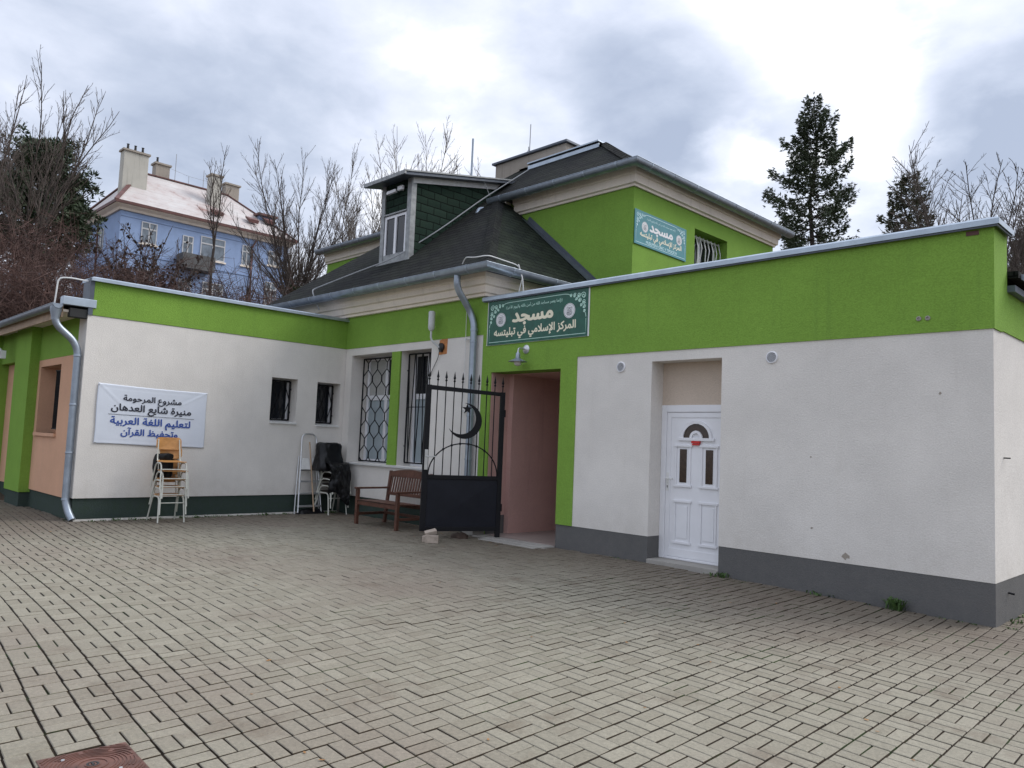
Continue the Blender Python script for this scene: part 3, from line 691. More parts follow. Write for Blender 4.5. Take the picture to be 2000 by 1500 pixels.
for i in range(12): u = ww[0] + .55 + (ww[1] - ww[0] - .6) * i / 11; m.bar(FS(u, ww[2] + .08, w), FS(u, ww[3] - .08, w), .014, .014)
for v in (ww[2] + .08, ww[3] - .08): m.bar(FS(ww[0] + .5, v, w), FS(ww[1] - .03, v, w), .02, .02)
m.build('grille', 'black iron', wn)

# ------------------------------------------------------------------ main house
mh = thing('house', 'main white and green house with dark shingle hipped roof, dormer and broad chimney', 'building', (-13, 11.5, 0))
OX0, OX1, OZ0, OZ1 = -13.96, -11.29, 1.06, 3.29
m = MB(); T = -.45
m.fbox(FM, -14.19, OX0, .37, 3.44, T, 0); m.fbox(FM, OX1, -9.86, .37, 3.44, T, 0); m.fbox(FM, OX0, OX1, .37, OZ0, T, 0); m.fbox(FM, OX0, OX1, OZ1, 3.44, T, 0)
m.fbox(FM, -18.0, -14.19, 3.3, 4.5, T, -.02); m.fbox(FM, -12.53, -12.25, OZ0, OZ1, -.40, -.03); m.build('wall', 'white plaster', mh)
m = MB(); m.fbox(FM, -14.19, -9.86, 3.44, 4.16, T, .010); m.fbox(FM, -12.53, -12.25, OZ0, OZ1, -.03, .006)
m.box(-9.90, -9.86, 9.3, 11.9, 3.0, 4.2)
m.build('green_band', 'green plaster', mh)
m = MB(); m.fbox(FM, -14.17, -9.86, -.12, .37, T, -.028); m.build('plinth', 'dark green plinth', mh)
m = MB(); m.hexa([FM(OX0 - .06, OZ0 - .045, .05), FM(OX1 + .03, OZ0 - .045, .05), FM(OX1 + .03, OZ0 - .03, -.3), FM(OX0 - .06, OZ0 - .03, -.3), FM(OX0 - .06, OZ0 - .012, .055), FM(OX1 + .03, OZ0 - .012, .055), FM(OX1 + .03, OZ0 + .004, -.3), FM(OX0 - .06, OZ0 + .004, -.3)])
m.build('window_sill', 'white metal', mh)
w1 = casement(mh, FM, OX0 + .02, -12.53, OZ0, OZ1, -.40, .075, True, transom=2.42, low='frosted pane', blind='blind')
w2 = casement(mh, FM, -12.24, OX1 - .0, OZ0, OZ1, -.34, .075, True, transom=2.42, low='frosted pane')
def grille_frame(m, a, b, c, d, w):
    for u in (a, b): m.fbox(FM, u - .014, u + .014, c, d, w - .009, w + .009)
    for v in (c, d): m.fbox(FM, a, b, v - .014, v + .014, w - .010, w + .010)
m = MB(); a, b, c, d, w = OX0 + .01, -12.60, OZ0 + .03, OZ1 - .05, -.30; grille_frame(m, a, b, c, d, w)
n = 8; sp_ = (b - a) / n; per = .53
for i in range(n):
    for s_ in (-1, 1):
        pts = []
        steps = 64
        for k in range(steps + 1):
            v = c + (d - c) * k / steps; ph = (v - c) / per * 2 * pi
            q = max(-1, min(1, 1.3 * sin(ph))); pts.append(FM(a + sp_ * (i + .5) + s_ * q * sp_ * .49, v, w + s_ * .006))
        if s_ == (1 if i % 2 else -1): m.tube(pts, .0105, 5)
for v in (c + .32, d - .32): m.bar(FM(a - .0, v, w), FM(a - .09, v, w - .0), .016, .016); m.lathe(FM(a - .05, v - .025, w), [(.013, 0), (.013, .05)], 8)
m.build('grille', 'black iron', w1)
m = MB(); a, b, c, d, w = -12.20, OX1 - .03, OZ0 + .06, OZ1 - .05, -.18; grille_frame(m, a, b, c, d, w)
n = 4; sp_ = (b - a) / n; vm = c + (d - c) * .51
m.fbox(FM, a, b, vm - .008, vm + .008, w - .006, w + .006)
for i in range(n):
    u = a + sp_ * i
    m.bar(FM(u + .015, d, w + .01), FM(u + sp_ * .5, c, w + .01), .015, .015); m.bar(FM(u + sp_ - .015, d, w + .01), FM(u + sp_ * .5, c, w + .01), .015, .015)
for v in (c + .32, d - .32): m.bar(FM(a, v, w), FM(a - .05, v, w), .016, .016)
m.build('grille', 'black iron', w2)
# lower cornice and eaves
prof = [(.0, 0), (.08, .0), (.085, .05), (.13, .06), (.15, .17), (.20, .19), (.215, .28), (.25, .30), (.26, .40), (.0, .40)]
m = MB(); m.sweep([(-18.2, 9.0, 4.11), (-9.86, 9.0, 4.11), (-9.86, 11.88, 4.11)], prof); m.build('cornice', 'moulding paint', mh)
m = MB(); m.sweep([(-18.2, 9.0, 4.51), (-9.86, 9.0, 4.51), (-9.86, 11.88, 4.51)], [(.0, 0), (.30, 0), (.30, .02), (.0, .02)]); m.sweep([(-18.2, 9.0, 4.50), (-9.86, 9.0, 4.50), (-9.86, 11.88, 4.50)], [(.30, -.03), (.315, -.03), (.315, .035), (.30, .035)]); m.build('eave_flashing', 'flashing', mh)
RT = .84; EY, EX0, EX1, EZ = 8.62, -17.85, -9.43, 4.535
def rz(y): return EZ + RT * (y - EY)
UE = 11.60; UZ = rz(UE)          # upper eave line, front
PY, PZ = 13.22, rz(13.22)
k = UE - EY; k2 = 11.88 - EY
m = MB()
# one sloping sheet from the lower eave up past the upper eave (the wall between them faces only beyond the hips)
h1 = 11.42 - EY
m.quad((EX0, EY, EZ), (EX1, EY, EZ), (EX1 - k2, 11.88, rz(11.88)), (EX0 + k2, 11.88, rz(11.88)))
m.quad((EX1, EY, EZ), (EX1, 11.88, EZ), (EX1 - k2, 11.88, rz(11.88)), mi=1)
m.quad((EX0, 11.88, EZ), (EX0, EY, EZ), (EX0 + k2, 11.88, rz(11.88)))
m.build('lower_roof', ['roof shingle', 'mossy shingle'], mh)
m = MB()
def hipcap(a, b, wd=.13):
    a, b = Vector(a), Vector(b); d = (b - a).normalized(); n = max(2, int((b - a).length / .2))
    s_ = d.cross(Vector((0, 0, 1))).normalized(); upn = s_.cross(d)
    for i in range(n):
        p, q = a + (b - a) * (i / n), a + (b - a) * ((i + 1.25) / n); lift = .035
        m.add([p + s_ * wd - upn * .045 + upn * .008, p + upn * lift, p - s_ * wd - upn * .045 + upn * .008, q - s_ * wd - upn * .045, q + upn * (lift - .012), q + s_ * wd - upn * .045], [(0, 1, 4, 5), (1, 2, 3, 4)])
hipcap((EX1, EY, EZ), (EX1 - k2, 11.88, rz(11.88))); m.build('hip_tiles', 'roof shingle', mh)
# gutters
def gutter(path, name='gutter', r=.112, step=.85):
    m = MB(); m.sweep(path, half_round(r)); o = m.build(name, 'zinc', mh, smooth=True)
    for i in range(len(path) - 1):
        a, b = Vector(path[i]), Vector(path[i + 1]); d = (b - a); L = d.length; d.normalize(); nn = Vector((d.y, -d.x, 0)); n = int(L / step)
        for j in range(n):
            c = a + d * (L * (j + .5) / n); mb = MB(); P = [c + nn * x + Vector((0, 0, z)) for x, z in arc((0, 0), r + .004, pi, 2 * pi, 9)]
            for q in range(9): mb.bar(P[q], P[q + 1], .028, .006, upv=nn if q in (4,) else (nn * cos(pi + pi * (q + .5) / 9) + Vector((0, 0, sin(pi + pi * (q + .5) / 9)))))
            mb.bar(P[-1], P[-1] + Vector((0, 0, .02)) - nn * .02, .028, .006); mb.build('bracket', 'zinc bright', o)
    return o
gutter([(EX0 - .05, EY - .08, EZ + .005), (EX1 + .08, EY - .08, EZ + .005), (EX1 + .08, 11.8, EZ + .005)])
m = MB(); P = fillet([(-10.12, EY - .06, EZ - .02), (-10.12, EY - .07, EZ - .30), (-10.12, 8.90, 3.85), (-10.03, 8.915, 3.62), (-10.03, 8.915, .05)], .26, 8)
P = [Vector((-10.12, EY - .075, EZ + .02))] + P[1:]
m.tube(P, .06, 16); m.lathe((-10.03, 8.915, 3.50), [(.061, 0), (.067, .004), (.067, .05), (.061, .054)], 16)
for z in (3.3, 2.0, 1.25): m.lathe((-10.03, 8.915, z), [(.061, 0), (.066, .004), (.066, .03), (.061, .034)], 16)
m.build('downpipe', 'zinc', mh, smooth=True)
m = MB(); m.tube([(-10.30, 8.96, 4.1), (-10.28, 8.96, 2.5), (-10.26, 8.96, .1)], .006, 6)
for z in (3.38, 2.1): m.tube([(-10.29, 8.96, z), (-10.12, 8.93, z)], .012, 6); m.lathe((-10.26, 8.93, z - .02), [(.02, 0), (.02, .04)], 8)
m.build('lightning_cable', 'white metal', mh)
# upper storey
m = MB(); m.box(-20.05, -9.25, 11.88, 17.6, 3.5, 6.98)
for q in ((11.88, 14.07, 3.5, 6.98), (15.42, 17.6, 3.5, 6.98), (14.07, 15.42, 3.5, 5.35), (14.07, 15.42, 6.33, 6.98)): m.fbox(FU, *q, -.38, 0)
m.build('upper_wall', 'green plaster', mh)
m = MB(); prof2 = [(.0, 0), (.04, .0), (.05, .04), (.09, .06), (.10, .21), (.14, .23), (.15, .34), (.0, .34)]
m.sweep([(-20.05, 11.88, 6.66), (-12.3, 11.88, 6.66)], prof2); m.sweep([(-12.1, 11.88, 6.66), (-8.87, 11.88, 6.66), (-8.87, 17.6, 6.66), (-9.4, 17.6, 6.66)], prof2); m.build('upper_cornice', 'moulding paint', mh)
m = MB(); m.sweep([(-12.3, 11.88, 7.0), (-8.87, 11.88, 7.0), (-8.87, 17.6, 7.0)], [(0, 0), (.235, 0), (.235, .02), (0, .02)]); m.sweep([(-20.05, 11.88, 7.0), (-15, 11.88, 7.0)], [(0, 0), (.235, 0), (.235, .02), (0, .02)])
m.build('upper_eave', 'flashing', mh)
gutter([(-12.62, UE - .08, UZ - .01), (-8.58, UE - .08, UZ - .01), (-8.58, 17.95, UZ - .01)], step=.72)
gutter([(-20.1, UE - .04, UZ - .04), (-15.6, UE - .04, UZ - .04)], step=.8)
m = MB(); m.tube(fillet([(-12.55, UE - .06, UZ), (-12.62, UE - .08, UZ - .20), (-12.72, UE - .30, UZ - .24), (-12.66, UE - .42, UZ - .40)], .06, 4), .05, 12); m.build('gutter_spout', 'zinc', mh, smooth=True)
m = MB(); RX = -8.66; XB = 17.8; PX = RX - 2.02
LX = -15.3; PLX = LX + 1.9
m.quad((EX1 - k2 + .3 - .55, 11.70, rz(11.70)), (RX, UE, UZ), (PX, PY, PZ), (PLX, PY, PZ), (LX, UE, UZ))
m.quad((RX, UE, UZ), (RX, XB, UZ), (PX, PY, PZ)); m.quad((RX, XB, UZ), (LX, XB, UZ), (PLX, PY, PZ), (PX, PY, PZ)); m.quad((LX, XB, UZ), (LX, UE, UZ), (PLX, PY, PZ))
m.build('main_roof', 'roof shingle', mh)
m = MB(); hipcap((RX, UE, UZ), (PX, PY, PZ)); hipcap((PX, PY, PZ), (PLX, PY, PZ)); m.build('ridge_tiles', 'roof shingle', mh)
m = MB(); m.box(-20.2, -15.2, 11.65, 17.6, 6.99, 7.03); m.build('flat_roof', 'flashing', mh)
# valley flashing where the lower hip meets the upper wall
m = MB(); pts = [(EX1, EZ), (EX1 - 2.32, EZ + RT * 2.32)]
m.quad((pts[0][0] + .05, 11.86, pts[0][1] + .0), (pts[0][0] + .14, 11.86, pts[0][1] + .03), (pts[1][0] + .08, 11.86, pts[1][1] + .09), (pts[1][0], 11.86, pts[1][1]))
m.quad((pts[0][0] + .0, 11.70, pts[0][1] + .02), (pts[0][0] + .1, 11.862, pts[0][1] + .03), (pts[1][0], 11.862, pts[1][1] + .02), (pts[1][0], 11.70, pts[1][1] + .02))
m.build('wall_flashing', 'flashing', mh)
m = MB(); m.bar((PX - .1, PY - .05, PZ + .05), (-13.0, PY - .05, PZ + .03), .24, .03); m.bar((PX - .1, PY - .13, PZ - .05), (-13.0, PY - .13, PZ - .07), .02, .09); m.build('ridge_flashing', 'zinc bright', mh)
m = MB(); m.box(-14.45, -12.0, 13.34, 14.35, 7.6, 8.80); ch = m.build('chimney', 'old render', mh, bev=.02)
m = MB(); m.box(-14.52, -11.93, 13.27, 14.42, 8.80, 8.85); m.build('chimney_cap', 'flashing', ch)
m = MB(); m.tube([(-13.48, 13.6, 8.85), (-13.47, 13.6, 9.73)], .012, 6); m.tube([(-13.48, 13.6, 8.85), (-13.42, 13.5, 9.1)], .01, 5); m.tube([(-13.6, 13.32, 8.86), (-13.5, 13.5, 8.95), (-13.48, 13.6, 9.1)], .008, 5); m.build('lightning_rod', 'cable', ch)
m = MB(); m.tube([(-15.0, 13.0, 8.2), (-15.0, 13.0, 9.56)], .028, 8); m.build('vent_mast', 'zinc', mh)
# ------------------------------------------------------------------ dormer
DX0, DX1, DY = -14.06, -13.03, 9.65
dm = MB()
def dz(y): return 7.14 + .205 * (y - 9.65)
yb = lambda z: EY + (z - EZ) / RT
fz = rz(DY)
yj = (EZ - RT * EY - 7.14 + .205 * 9.65) / (.205 - RT)           # where the dormer roof meets the main slope
for x, s_ in ((DX1, 1), (DX0, -1)):
    t = .06 * -s_
    dm.add([(x, DY, fz - .05), (x, yj, dz(yj)), (x, DY, dz(DY)), (x + t, DY, fz - .05), (x + t, yj, dz(yj)), (x + t, DY, dz(DY))], [(0, 1, 2) if s_ > 0 else (2, 1, 0), (5, 4, 3) if s_ > 0 else (3, 4, 5), (0, 2, 5, 3)])
dm.box(DX0 + .06, DX1 - .06, DY + .004, DY + .05, 6.46, dz(DY))
dorm = dm.build('dormer', 'green shingle', mh)
m = MB(); m.box(DX0 - .02, DX0 + .10, DY - .03, DY + .0, fz - .08, 7.13); m.box(DX1 - .12, DX1 + .025, DY - .03, DY + .0, fz - .08, 7.13); m.box(DX1 - .0, DX1 + .025, DY, DY + .10, fz - .02, 7.13)
m.box(DX0 + .1, DX1 - .12, DY - .02, DY + .02, fz - .08, fz + .16); m.box(DX0 - .08, DX1 + .08, DY - .06, DY + .05, fz - .10, fz - .03); m.box(DX0 + .1, DX1 - .12, DY - .05, DY - .0, 6.44, 6.47); m.build('dormer_trim', 'old zinc', dorm)
m = MB(); m.add([(DX1 + .03, DY, dz(DY) - .12), (DX1 + .03, yj - .35, dz(yj - .35) - .12), (DX1 + .03, yj - .2, dz(yj - .2)), (DX1 + .03, DY, dz(DY)), (DX1 + .002, DY, dz(DY) - .12), (DX1 + .002, yj - .35, dz(yj - .35) - .12), (DX1 + .002, yj - .2, dz(yj - .2)), (DX1 + .002, DY, dz(DY))], [(0, 1, 2, 3), (0, 3, 7, 4), (1, 0, 4, 5)]); m.build('verge_board', 'white metal', dorm)
m = MB()
for za, zb_, x0_, x1_, y0_, nm in ((0, .05, DX0 - .22, DX1 + .22, 9.28, 0),):
    m.hexa([(x0_, y0_, dz(y0_) + .0), (x1_, y0_, dz(y0_)), (x1_, yj + .1, dz(yj + .1)), (x0_, yj + .1, dz(yj + .1)), (x0_, y0_, dz(y0_) + .08), (x1_, y0_, dz(y0_) + .08), (x1_, yj + .1, dz(yj + .1) + .08), (x0_, yj + .1, dz(yj + .1) + .08)])
m.build('dormer_roof', 'flashing', dorm)
m = MB(); m.box(DX0 - .24, DX1 + .24, 9.26, 9.30, dz(9.28) + .01, dz(9.28) + .09); m.bar((DX1 + .23, 9.26, dz(9.28) + .08), (DX1 + .23, yj, dz(yj) + .08), .03, .03); m.build('dormer_roof_edge', 'old zinc', dorm)
wn = casement(mh, FD, DX0 + .11, DX1 - .13, fz + .10, 6.43, .012, .06, True, name='dormer_window')
# cable strung across the roof
m = MB(); P = [(-12.75, 12.9, 8.05), (-12.86, 11.6, 7.04), (-12.90, 10.4, 6.04), (-13.2, 9.45, 5.26), (-14.2, 9.15, 5.02), (-15.1, 8.72, 4.70), (-14.9, 8.55, 4.6), (-14.8, 8.7, 4.2)]
P = [Vector(p) + Vector((0, -.06, .10)) for p in P]; m.tube(fillet(P, .4, 4), .014, 6)
m.tube([Vector(P[1]) + Vector((0, .2, .1)), (-12.85, 11.5, 7.55), (-12.78, 11.2, 7.7)], .008, 5); m.build('roof_cable', 'cable', mh)
m = MB()
for i, y in enumerate((8.9,)): m.tube(fillet([(-9.9, 8.47, 4.60), (-9.75, 8.4, 4.68), (-9.45, 8.35, 4.62), (-9.30, 8.5, 4.67), (-9.28, 9.2, 4.63), (-9.31, 9.35, 4.5), (-9.35, 9.3, 4.15)], .1, 4), .009, 6)
m.tube(fillet([(-9.28, 9.2, 4.65), (-9.26, 9.3, 4.4), (-9.34, 9.42, 4.1)], .05, 3), .012, 6); m.build('gutter_heating_cable', 'white metal', mh)
# upstairs window
wn = casement(mh, FU, 14.07, 15.42, 5.35, 6.33, -.31, .05, True, name='upper_window')
m = MB()
for i in range(9): u = 14.12 + 1.25 * i / 8; m.tube([FU(u, 5.36, -.2), FU(u + .03 * (-1) ** i, 5.75, -.17), FU(u, 6.02, -.14), FU(u, 6.29, -.2)], .012, 6)
for v in (5.45, 6.25): m.bar(FU(14.08, v, -.2), FU(15.41, v, -.2), .02, .02)
m.build('grille', 'white metal', wn)

# ------------------------------------------------------------------ signs and banner
def spiral(u, v, r, turns, a0, s):
    n = 18; return [(u + r * (1 - .82 * i / n) * cos(a0 + s * turns * 2 * pi * i / n), v + r * (1 - .82 * i / n) * sin(a0 + s * turns * 2 * pi * i / n)) for i in range(n + 1)]
def corner_ornament(m, F, u, v, su, sv, k, w):
    """scrollwork filling a sign corner: su, sv point into the sign"""
    for i, (a, b, r) in enumerate(((.06, .06, .055), (.155, .045, .038), (.045, .155, .038), (.235, .04, .032), (.04, .235, .030), (.13, .12, .035), (.31, .035, .026), (.035, .30, .022), (.20, .095, .026), (.095, .20, .024))):
        m.ribbon(F, [(u + su * x * k, v + sv * y * k) for x, y in spiral(a, b, r, 1.5, i * 1.3, 1 if i % 2 else -1)], .011 * k, w + i * .0001)
        m.ribbon(F, [(u + su * x * k, v + sv * y * k) for x, y in spiral(a + .01, b + .012, r * .62, 1.1, i * 2.1 + 2, -1 if i % 2 else 1)], .010 * k, w + .0012 + i * .0001)
    m.ribbon(F, [(u + su * x * k, v + sv * y * k) for x, y in ((.33, .03), (.37, .012), (.42, .004), (.47, .0))], .010 * k, w + .002)
    m.ribbon(F, [(u + su * x * k, v + sv * y * k) for x, y in ((.03, .31), (.014, .34), (.004, .37), (.0, .40))], .010 * k, w + .0021)
def medallion(parent, F, u, v, r, w, mat='sign white'):
    m = MB(); m.disc(F, u, v, r, w); d = m.build('medallion', mat, parent)
    m = MB(); w += .0004
    for rr, wd in ((r * .90, .05), (r * .66, .035)): m.ribbon(F, [(u + rr * cos(2 * pi * i / 36), v + rr * sin(2 * pi * i / 36)) for i in range(37)], r * wd, w)
    q = r * .40
    m.ribbon(F, [(u - q, v - q), (u + q, v - q), (u + q, v + q), (u - q, v + q), (u - q, v - q)], r * .09, w + .0002)
    m.ribbon(F, [(u + q * .62 * cos(pi * i / 10), v - q * .2 + q * .95 * sin(pi * i / 10)) for i in range(11)], r * .09, w + .0003)
    m.ribbon(F, [(u + q * .3 * cos(pi * i / 10), v - q * .5 + q * .75 * sin(pi * i / 10)) for i in range(11)], r * .08, w + .0004)
    m.ribbon(F, [(u - q * .9, v - q * .55), (u - q * .2, v - q * .62), (u + q * .3, v - q * .45), (u + q * .9, v - q * .6)], r * .12, w + .0005)
    m.ribbon(F, [(u - q, v - r * .53), (u + q, v - r * .53)], r * .08, w + .0006)
    m.build('emblem', 'ink grey', d)
VERSE = '((إنما يعمر مساجد الله من آمن بالله واليوم الآخر))'
s1 = thing('sign', 'dark green mosque sign with cream Arabic lettering above the passage', 'sign', (-8.6, 8.98, 3.6))
F1 = Frame((-9.75, 8.985, 3.232), (1, 0, .0055), (0, -1, 0)); SW, SH = 2.275, .762
m = MB(); m.fbox(F1, .0, SW, 0, SH, .0, .012); m.build('backing', 'sign white', s1)
m = MB(); m.fbox(F1, .016, SW - .022, .003, SH - .003, .0122, .0150); m.build('panel', 'sign green', s1)
w = .0160
m = MB(); bi = .06
m.ribbon(F1, [(.52, SH - bi), (SW - .52, SH - bi)], .009, w); m.ribbon(F1, [(bi, SH - .48), (bi, bi - .01), (SW - bi, bi - .01), (SW - bi, SH - .48)], .009, w)
corner_ornament(m, F1, bi, SH - bi, 1, -1, 1.0, w); corner_ornament(m, F1, SW - bi, SH - bi, -1, -1, 1.0, w); m.build('ornament', 'sign pale', s1)
medallion(s1, F1, .335, .425, .118, w); medallion(s1, F1, SW - .40, .43, .118, w)
lettering(s1, F1, 'مسجد', 1.075, .365, .93, w + .002, 'sign cream', .045, hscale=.80)
lettering(s1, F1, 'المركز الإسلامي في تبليتسه', SW / 2 - .04, .155, 1.84, w, 'sign cream', .032)
lettering(s1, F1, VERSE, 1.09, .60, 1.27, w, 'sign pale', .008)
s2 = thing('sign', 'faded teal mosque sign with pale lettering high on the upper storey corner', 'sign', (-8.85, 12.8, 5.9))
F2 = Frame((-8.86, 11.905, 5.545), (0, 1, -.012), (1, 0, 0)); S2W, S2H = 1.81, .685
m = MB(); m.fbox(F2, 0, S2W, 0, S2H, 0, .012); m.build('panel', 'sign teal', s2)
w = .0132; m = MB(); bi = .045; k = .86
m.ribbon(F2, [(.45, S2H - bi), (S2W - .45, S2H - bi)], .010, w); m.ribbon(F2, [(bi, S2H - .40), (bi, bi), (S2W - bi, bi), (S2W - bi, S2H - .40)], .010, w)
corner_ornament(m, F2, bi, S2H - bi, 1, -1, k, w); corner_ornament(m, F2, S2W - bi, S2H - bi, -1, -1, k, w); m.build('ornament', 'sign pale blue', s2)
medallion(s2, F2, .335, .385, .105, w); medallion(s2, F2, S2W - .27, .395, .105, w)
lettering(s2, F2, 'مسجد', .90, .345, .82, w + .002, 'sign white', .045, hscale=.80)
lettering(s2, F2, 'المركز الإسلامي في تبليتسه', .905, .19, 1.46, w, 'sign cream', .03)
lettering(s2, F2, VERSE, .90, .545, 1.0, w, 'sign pale blue', .008)
lettering(s2, F2, 'MUSLIMSKÁ OBEC V TEPLICÍCH', .92, .068, 1.08, w, 'sign pale blue', .02, latin=True)
bn = thing('banner', 'white vinyl banner with black and blue Arabic writing hung on the white wall', 'banner', (-14.18, 5.1, 1.8))
FB = Frame((-14.187, 4.178, 1.290), (0, 1, -.0205), (1, 0, 0)); BW, BH = 1.876, 1.025
m = MB(); nx, ny = 90, 50
for j in range(ny + 1):
    for i in range(nx + 1):
        u, v = i / nx, j / ny; uu, vv = u * BW, v * BH
        sag = -.012 * sin(pi * u) * (1 if v > .5 else 0) * (v - .5) * 2 + .006 * sin(u * 9) * (1 - v) * (1 if j == 0 else 0)
        wv = .004 + .003 * sin(uu * 3.1 + 1) * sin(pi * v)
        for cu, cv, dx, dy in ((0, 1, 1, -.9), (1, 1, -1, -.55)):
            px, py = (u - cu) * BW, (v - cv) * BH; t = px * dx + py * dy; s_ = -px * dy + py * dx; l = sqrt(dx * dx + dy * dy); t /= l; s_ /= l
            if t > 0: wv += .011 * math.exp(-(s_ / (.018 + .08 * t)) ** 2 * 2) * math.exp(-t / .32) * sin(s_ * 55 + .6)
        e = min(uu, BW - uu, vv, BH - vv)
        if .05 < e < .062: wv -= .0018
        m.v.append(tuple(FB(uu + .004 * sin(v * 7), vv + sag, wv)))
for j in range(ny):
    for i in range(nx): a = j * (nx + 1) + i; m.f.append((a, a + 1, a + nx + 2, a + nx + 1)); m.m.append(0)
o = m.build('sheet', 'banner vinyl', bn, smooth=True); md = o.modifiers.new('thickness', 'SOLIDIFY'); md.thickness = .0015; md.offset = -1
w = .0115
for txt, vb, wd, mt in (('مشروع المرحومة', .760, 1.0, 'ink black'), ('منيرة شايع العدهان', .585, 1.37, 'ink black'), ('لتعليم اللغة العربية', .355, 1.37, 'ink blue'), ('وتحفيظ القرآن', .170, .97, 'ink blue')):
    lettering(bn, FB, txt, .915 if wd != .97 else .90, vb, wd, w, mt, .026, hscale=.88)
m = MB(); m.ribbon(FB, [(.19, .510), (1.66, .518)], .007, w); m.build('rule', 'ink black', bn)
m = MB()
for u, v in ((.02, BH - .02), (BW - .02, BH - .02), (.02, .02), (BW - .02, .02)): m.lathe(FB(u, v, .004), [(.012, 0), (.012, .004), (.006, .006)], 12, FB.w)
m.build('eyelet', 'aluminium', bn)

# ------------------------------------------------------------------ wall lamps, antenna, camera
lp = thing('wall_lamp', 'brushed metal barn lamp over the passage below the green sign', 'lamp', FM(-8.82, 3.08, .02))
m = MB(); m.lathe(FM(-8.80, 3.12, .008), [(.075, 0), (.075, .012), (.05, .035), (.0, .04)], 20, FM.w); m.build('wall_plate', 'aluminium', lp, smooth=True)
m = MB(); m.tube(fillet([FM(-8.80, 3.12, .03), FM(-8.80, 3.12, .20), FM(-8.80, 3.02, .20)], .06, 6), .014, 8); m.build('arm', 'aluminium', lp, smooth=True)
c = FM(-8.80, 2.90, .20)
m = MB(); m.lathe(c, [(.155, -.005), (.15, .0), (.06, .04), (.038, .055), (.036, .13), (.02, .15), (.0, .15)], 24); m.build('shade', 'zinc', lp, smooth=True)
m = MB(); m.lathe(c, [(.0, -.075), (.03, -.07), (.055, -.05), (.062, -.02), (.06, .02)], 18); m.build('bulb_glass', 'lamp glass', lp, smooth=True)
lq = thing('wall_lamp', 'clear globe lamp on the green lintel beside the left pillar', 'lamp', (-18.7, 3.55, 3.2))
m = MB(); m.lathe((-18.75, 3.42, 3.25), [(.001, -.155)] + [(.155 * sin(pi * i / 14), -.155 * cos(pi * i / 14)) for i in range(1, 14)] + [(.001, .155)], 20); m.build('globe', 'lamp glass', lq, smooth=True)
m = MB(); m.tube([(-18.62, 3.47, 3.13), (-18.45, 3.56, 2.98)], [.06, .075], 12); m.box(-18.52, -18.38, 3.56, 3.65, 2.88, 3.04); m.build('socket', 'white plastic', lq, smooth=True)
an = thing('antenna', 'pale cylindrical antenna on a bent tube beside the downpipe', 'antenna', FM(-10.97, 3.35, .0))
m = MB(); ac = FM(-11.13, 3.78, .14)
m.lathe(FM(-11.13, 3.64, .16), [(.04, -.05), (.055, -.02), (.062, .0), (.064, .29), (.05, .31), (.0, .315)], 20); m.build('radome', 'antenna grey', an, smooth=True)
m = MB(); m.tube(fillet([FM(-11.13, 3.60, .16), FM(-11.13, 3.42, .16), FM(-11.0, 3.28, .05)], .06, 6), .019, 10); m.build('mast', 'antenna grey', an, smooth=True)
m = MB(); m.lathe(FM(-10.98, 3.29, .012), [(.075, 0), (.075, .03), (.05, .05), (.0, .055)], 16, FM.w); m.bar(FM(-10.98, 3.36, .03), FM(-10.98, 3.2, .03), .06, .05); m.build('bracket', 'dark cast iron', an)
m = MB(); m.tube(fillet([FM(-11.0, 3.24, .05), FM(-11.05, 3.1, .03), FM(-11.28, 2.78, .02), FM(-11.33, 2.7, -.2)], .08, 4), .006, 6); m.build('cable', 'rubber', an)
m = MB(); poly = [(-11.06, 3.15), (-10.84, 3.16), (-10.83, 3.44), (-10.98, 3.44), (-11.06, 3.42)]; m.plate(FM, poly, .001, .0045); m.build('bare_brick_patch', 'brick patch', mh)
cm = thing('security_camera', 'white security camera on the dormer front above the window', 'camera', FD(-13.55, 6.95, 0))
m = MB(); m.fbox(FD, -13.42, -13.24, 6.90, 7.00, .05, .12); m.build('housing', 'white plastic', cm, bev=.02)
m = MB(); m.bar(FD(-13.46, 6.92, .10), FD(-13.70, 6.88, .16), .07, .07); m.lathe(FD(-13.70, 6.88, .16), [(.03, 0), (.03, .02)], 12, FD.u * -1); m.build('camera_body', 'white plastic', cm, bev=.012)
m = MB(); m.tube([FD(-13.35, 6.93, .08), FD(-13.35, 6.93, .0)], .02, 8); m.build('mount', 'antenna grey', cm)

# ------------------------------------------------------------------ gate
GA, GB = Vector((-9.75, 7.70, 0)), Vector((-9.20, 8.93, 0)); GL = (GB - GA).length; gd = (GB - GA).normalized()
FG = Frame((GA.x, GA.y, 0), gd, (gd.y, -gd.x, 0))
gt_ = thing('gate', 'open black iron gate leaf with crescent and star before the passage', 'gate', (GB.x, GB.y, 0))
m = MB(); t = .03
m.fbox(FG, 0, .085, .13, 2.46, -t, t); m.fbox(FG, GL - .075, GL, .02, 2.41, -t, t)
m.hexa([FG(.085, 2.385, t), FG(GL - .075, 2.345, t), FG(GL - .075, 2.345, -t), FG(.085, 2.385, -t), FG(.085, 2.455, t), FG(GL - .075, 2.405, t), FG(GL - .075, 2.405, -t), FG(.085, 2.455, -t)])
m.fbox(FG, .085, GL - .075, .955, 1.02, -t, t); m.fbox(FG, .085, GL - .075, .13, .20, -t, t)
m.build('frame', 'black iron', gt_, bev=.004)
m = MB(); u0, u1, v0, v1 = .085, GL - .075, .20, .955; c = FG((u0 + u1) / 2, (v0 + v1) / 2, .028); A = [FG(u0, v0, .012), FG(u1, v0, .012), FG(u1, v1, .012), FG(u0, v1, .012)]
B = [FG(u0, v0, -.012), FG(u1, v0, -.012), FG(u1, v1, -.012), FG(u0, v1, -.012)]
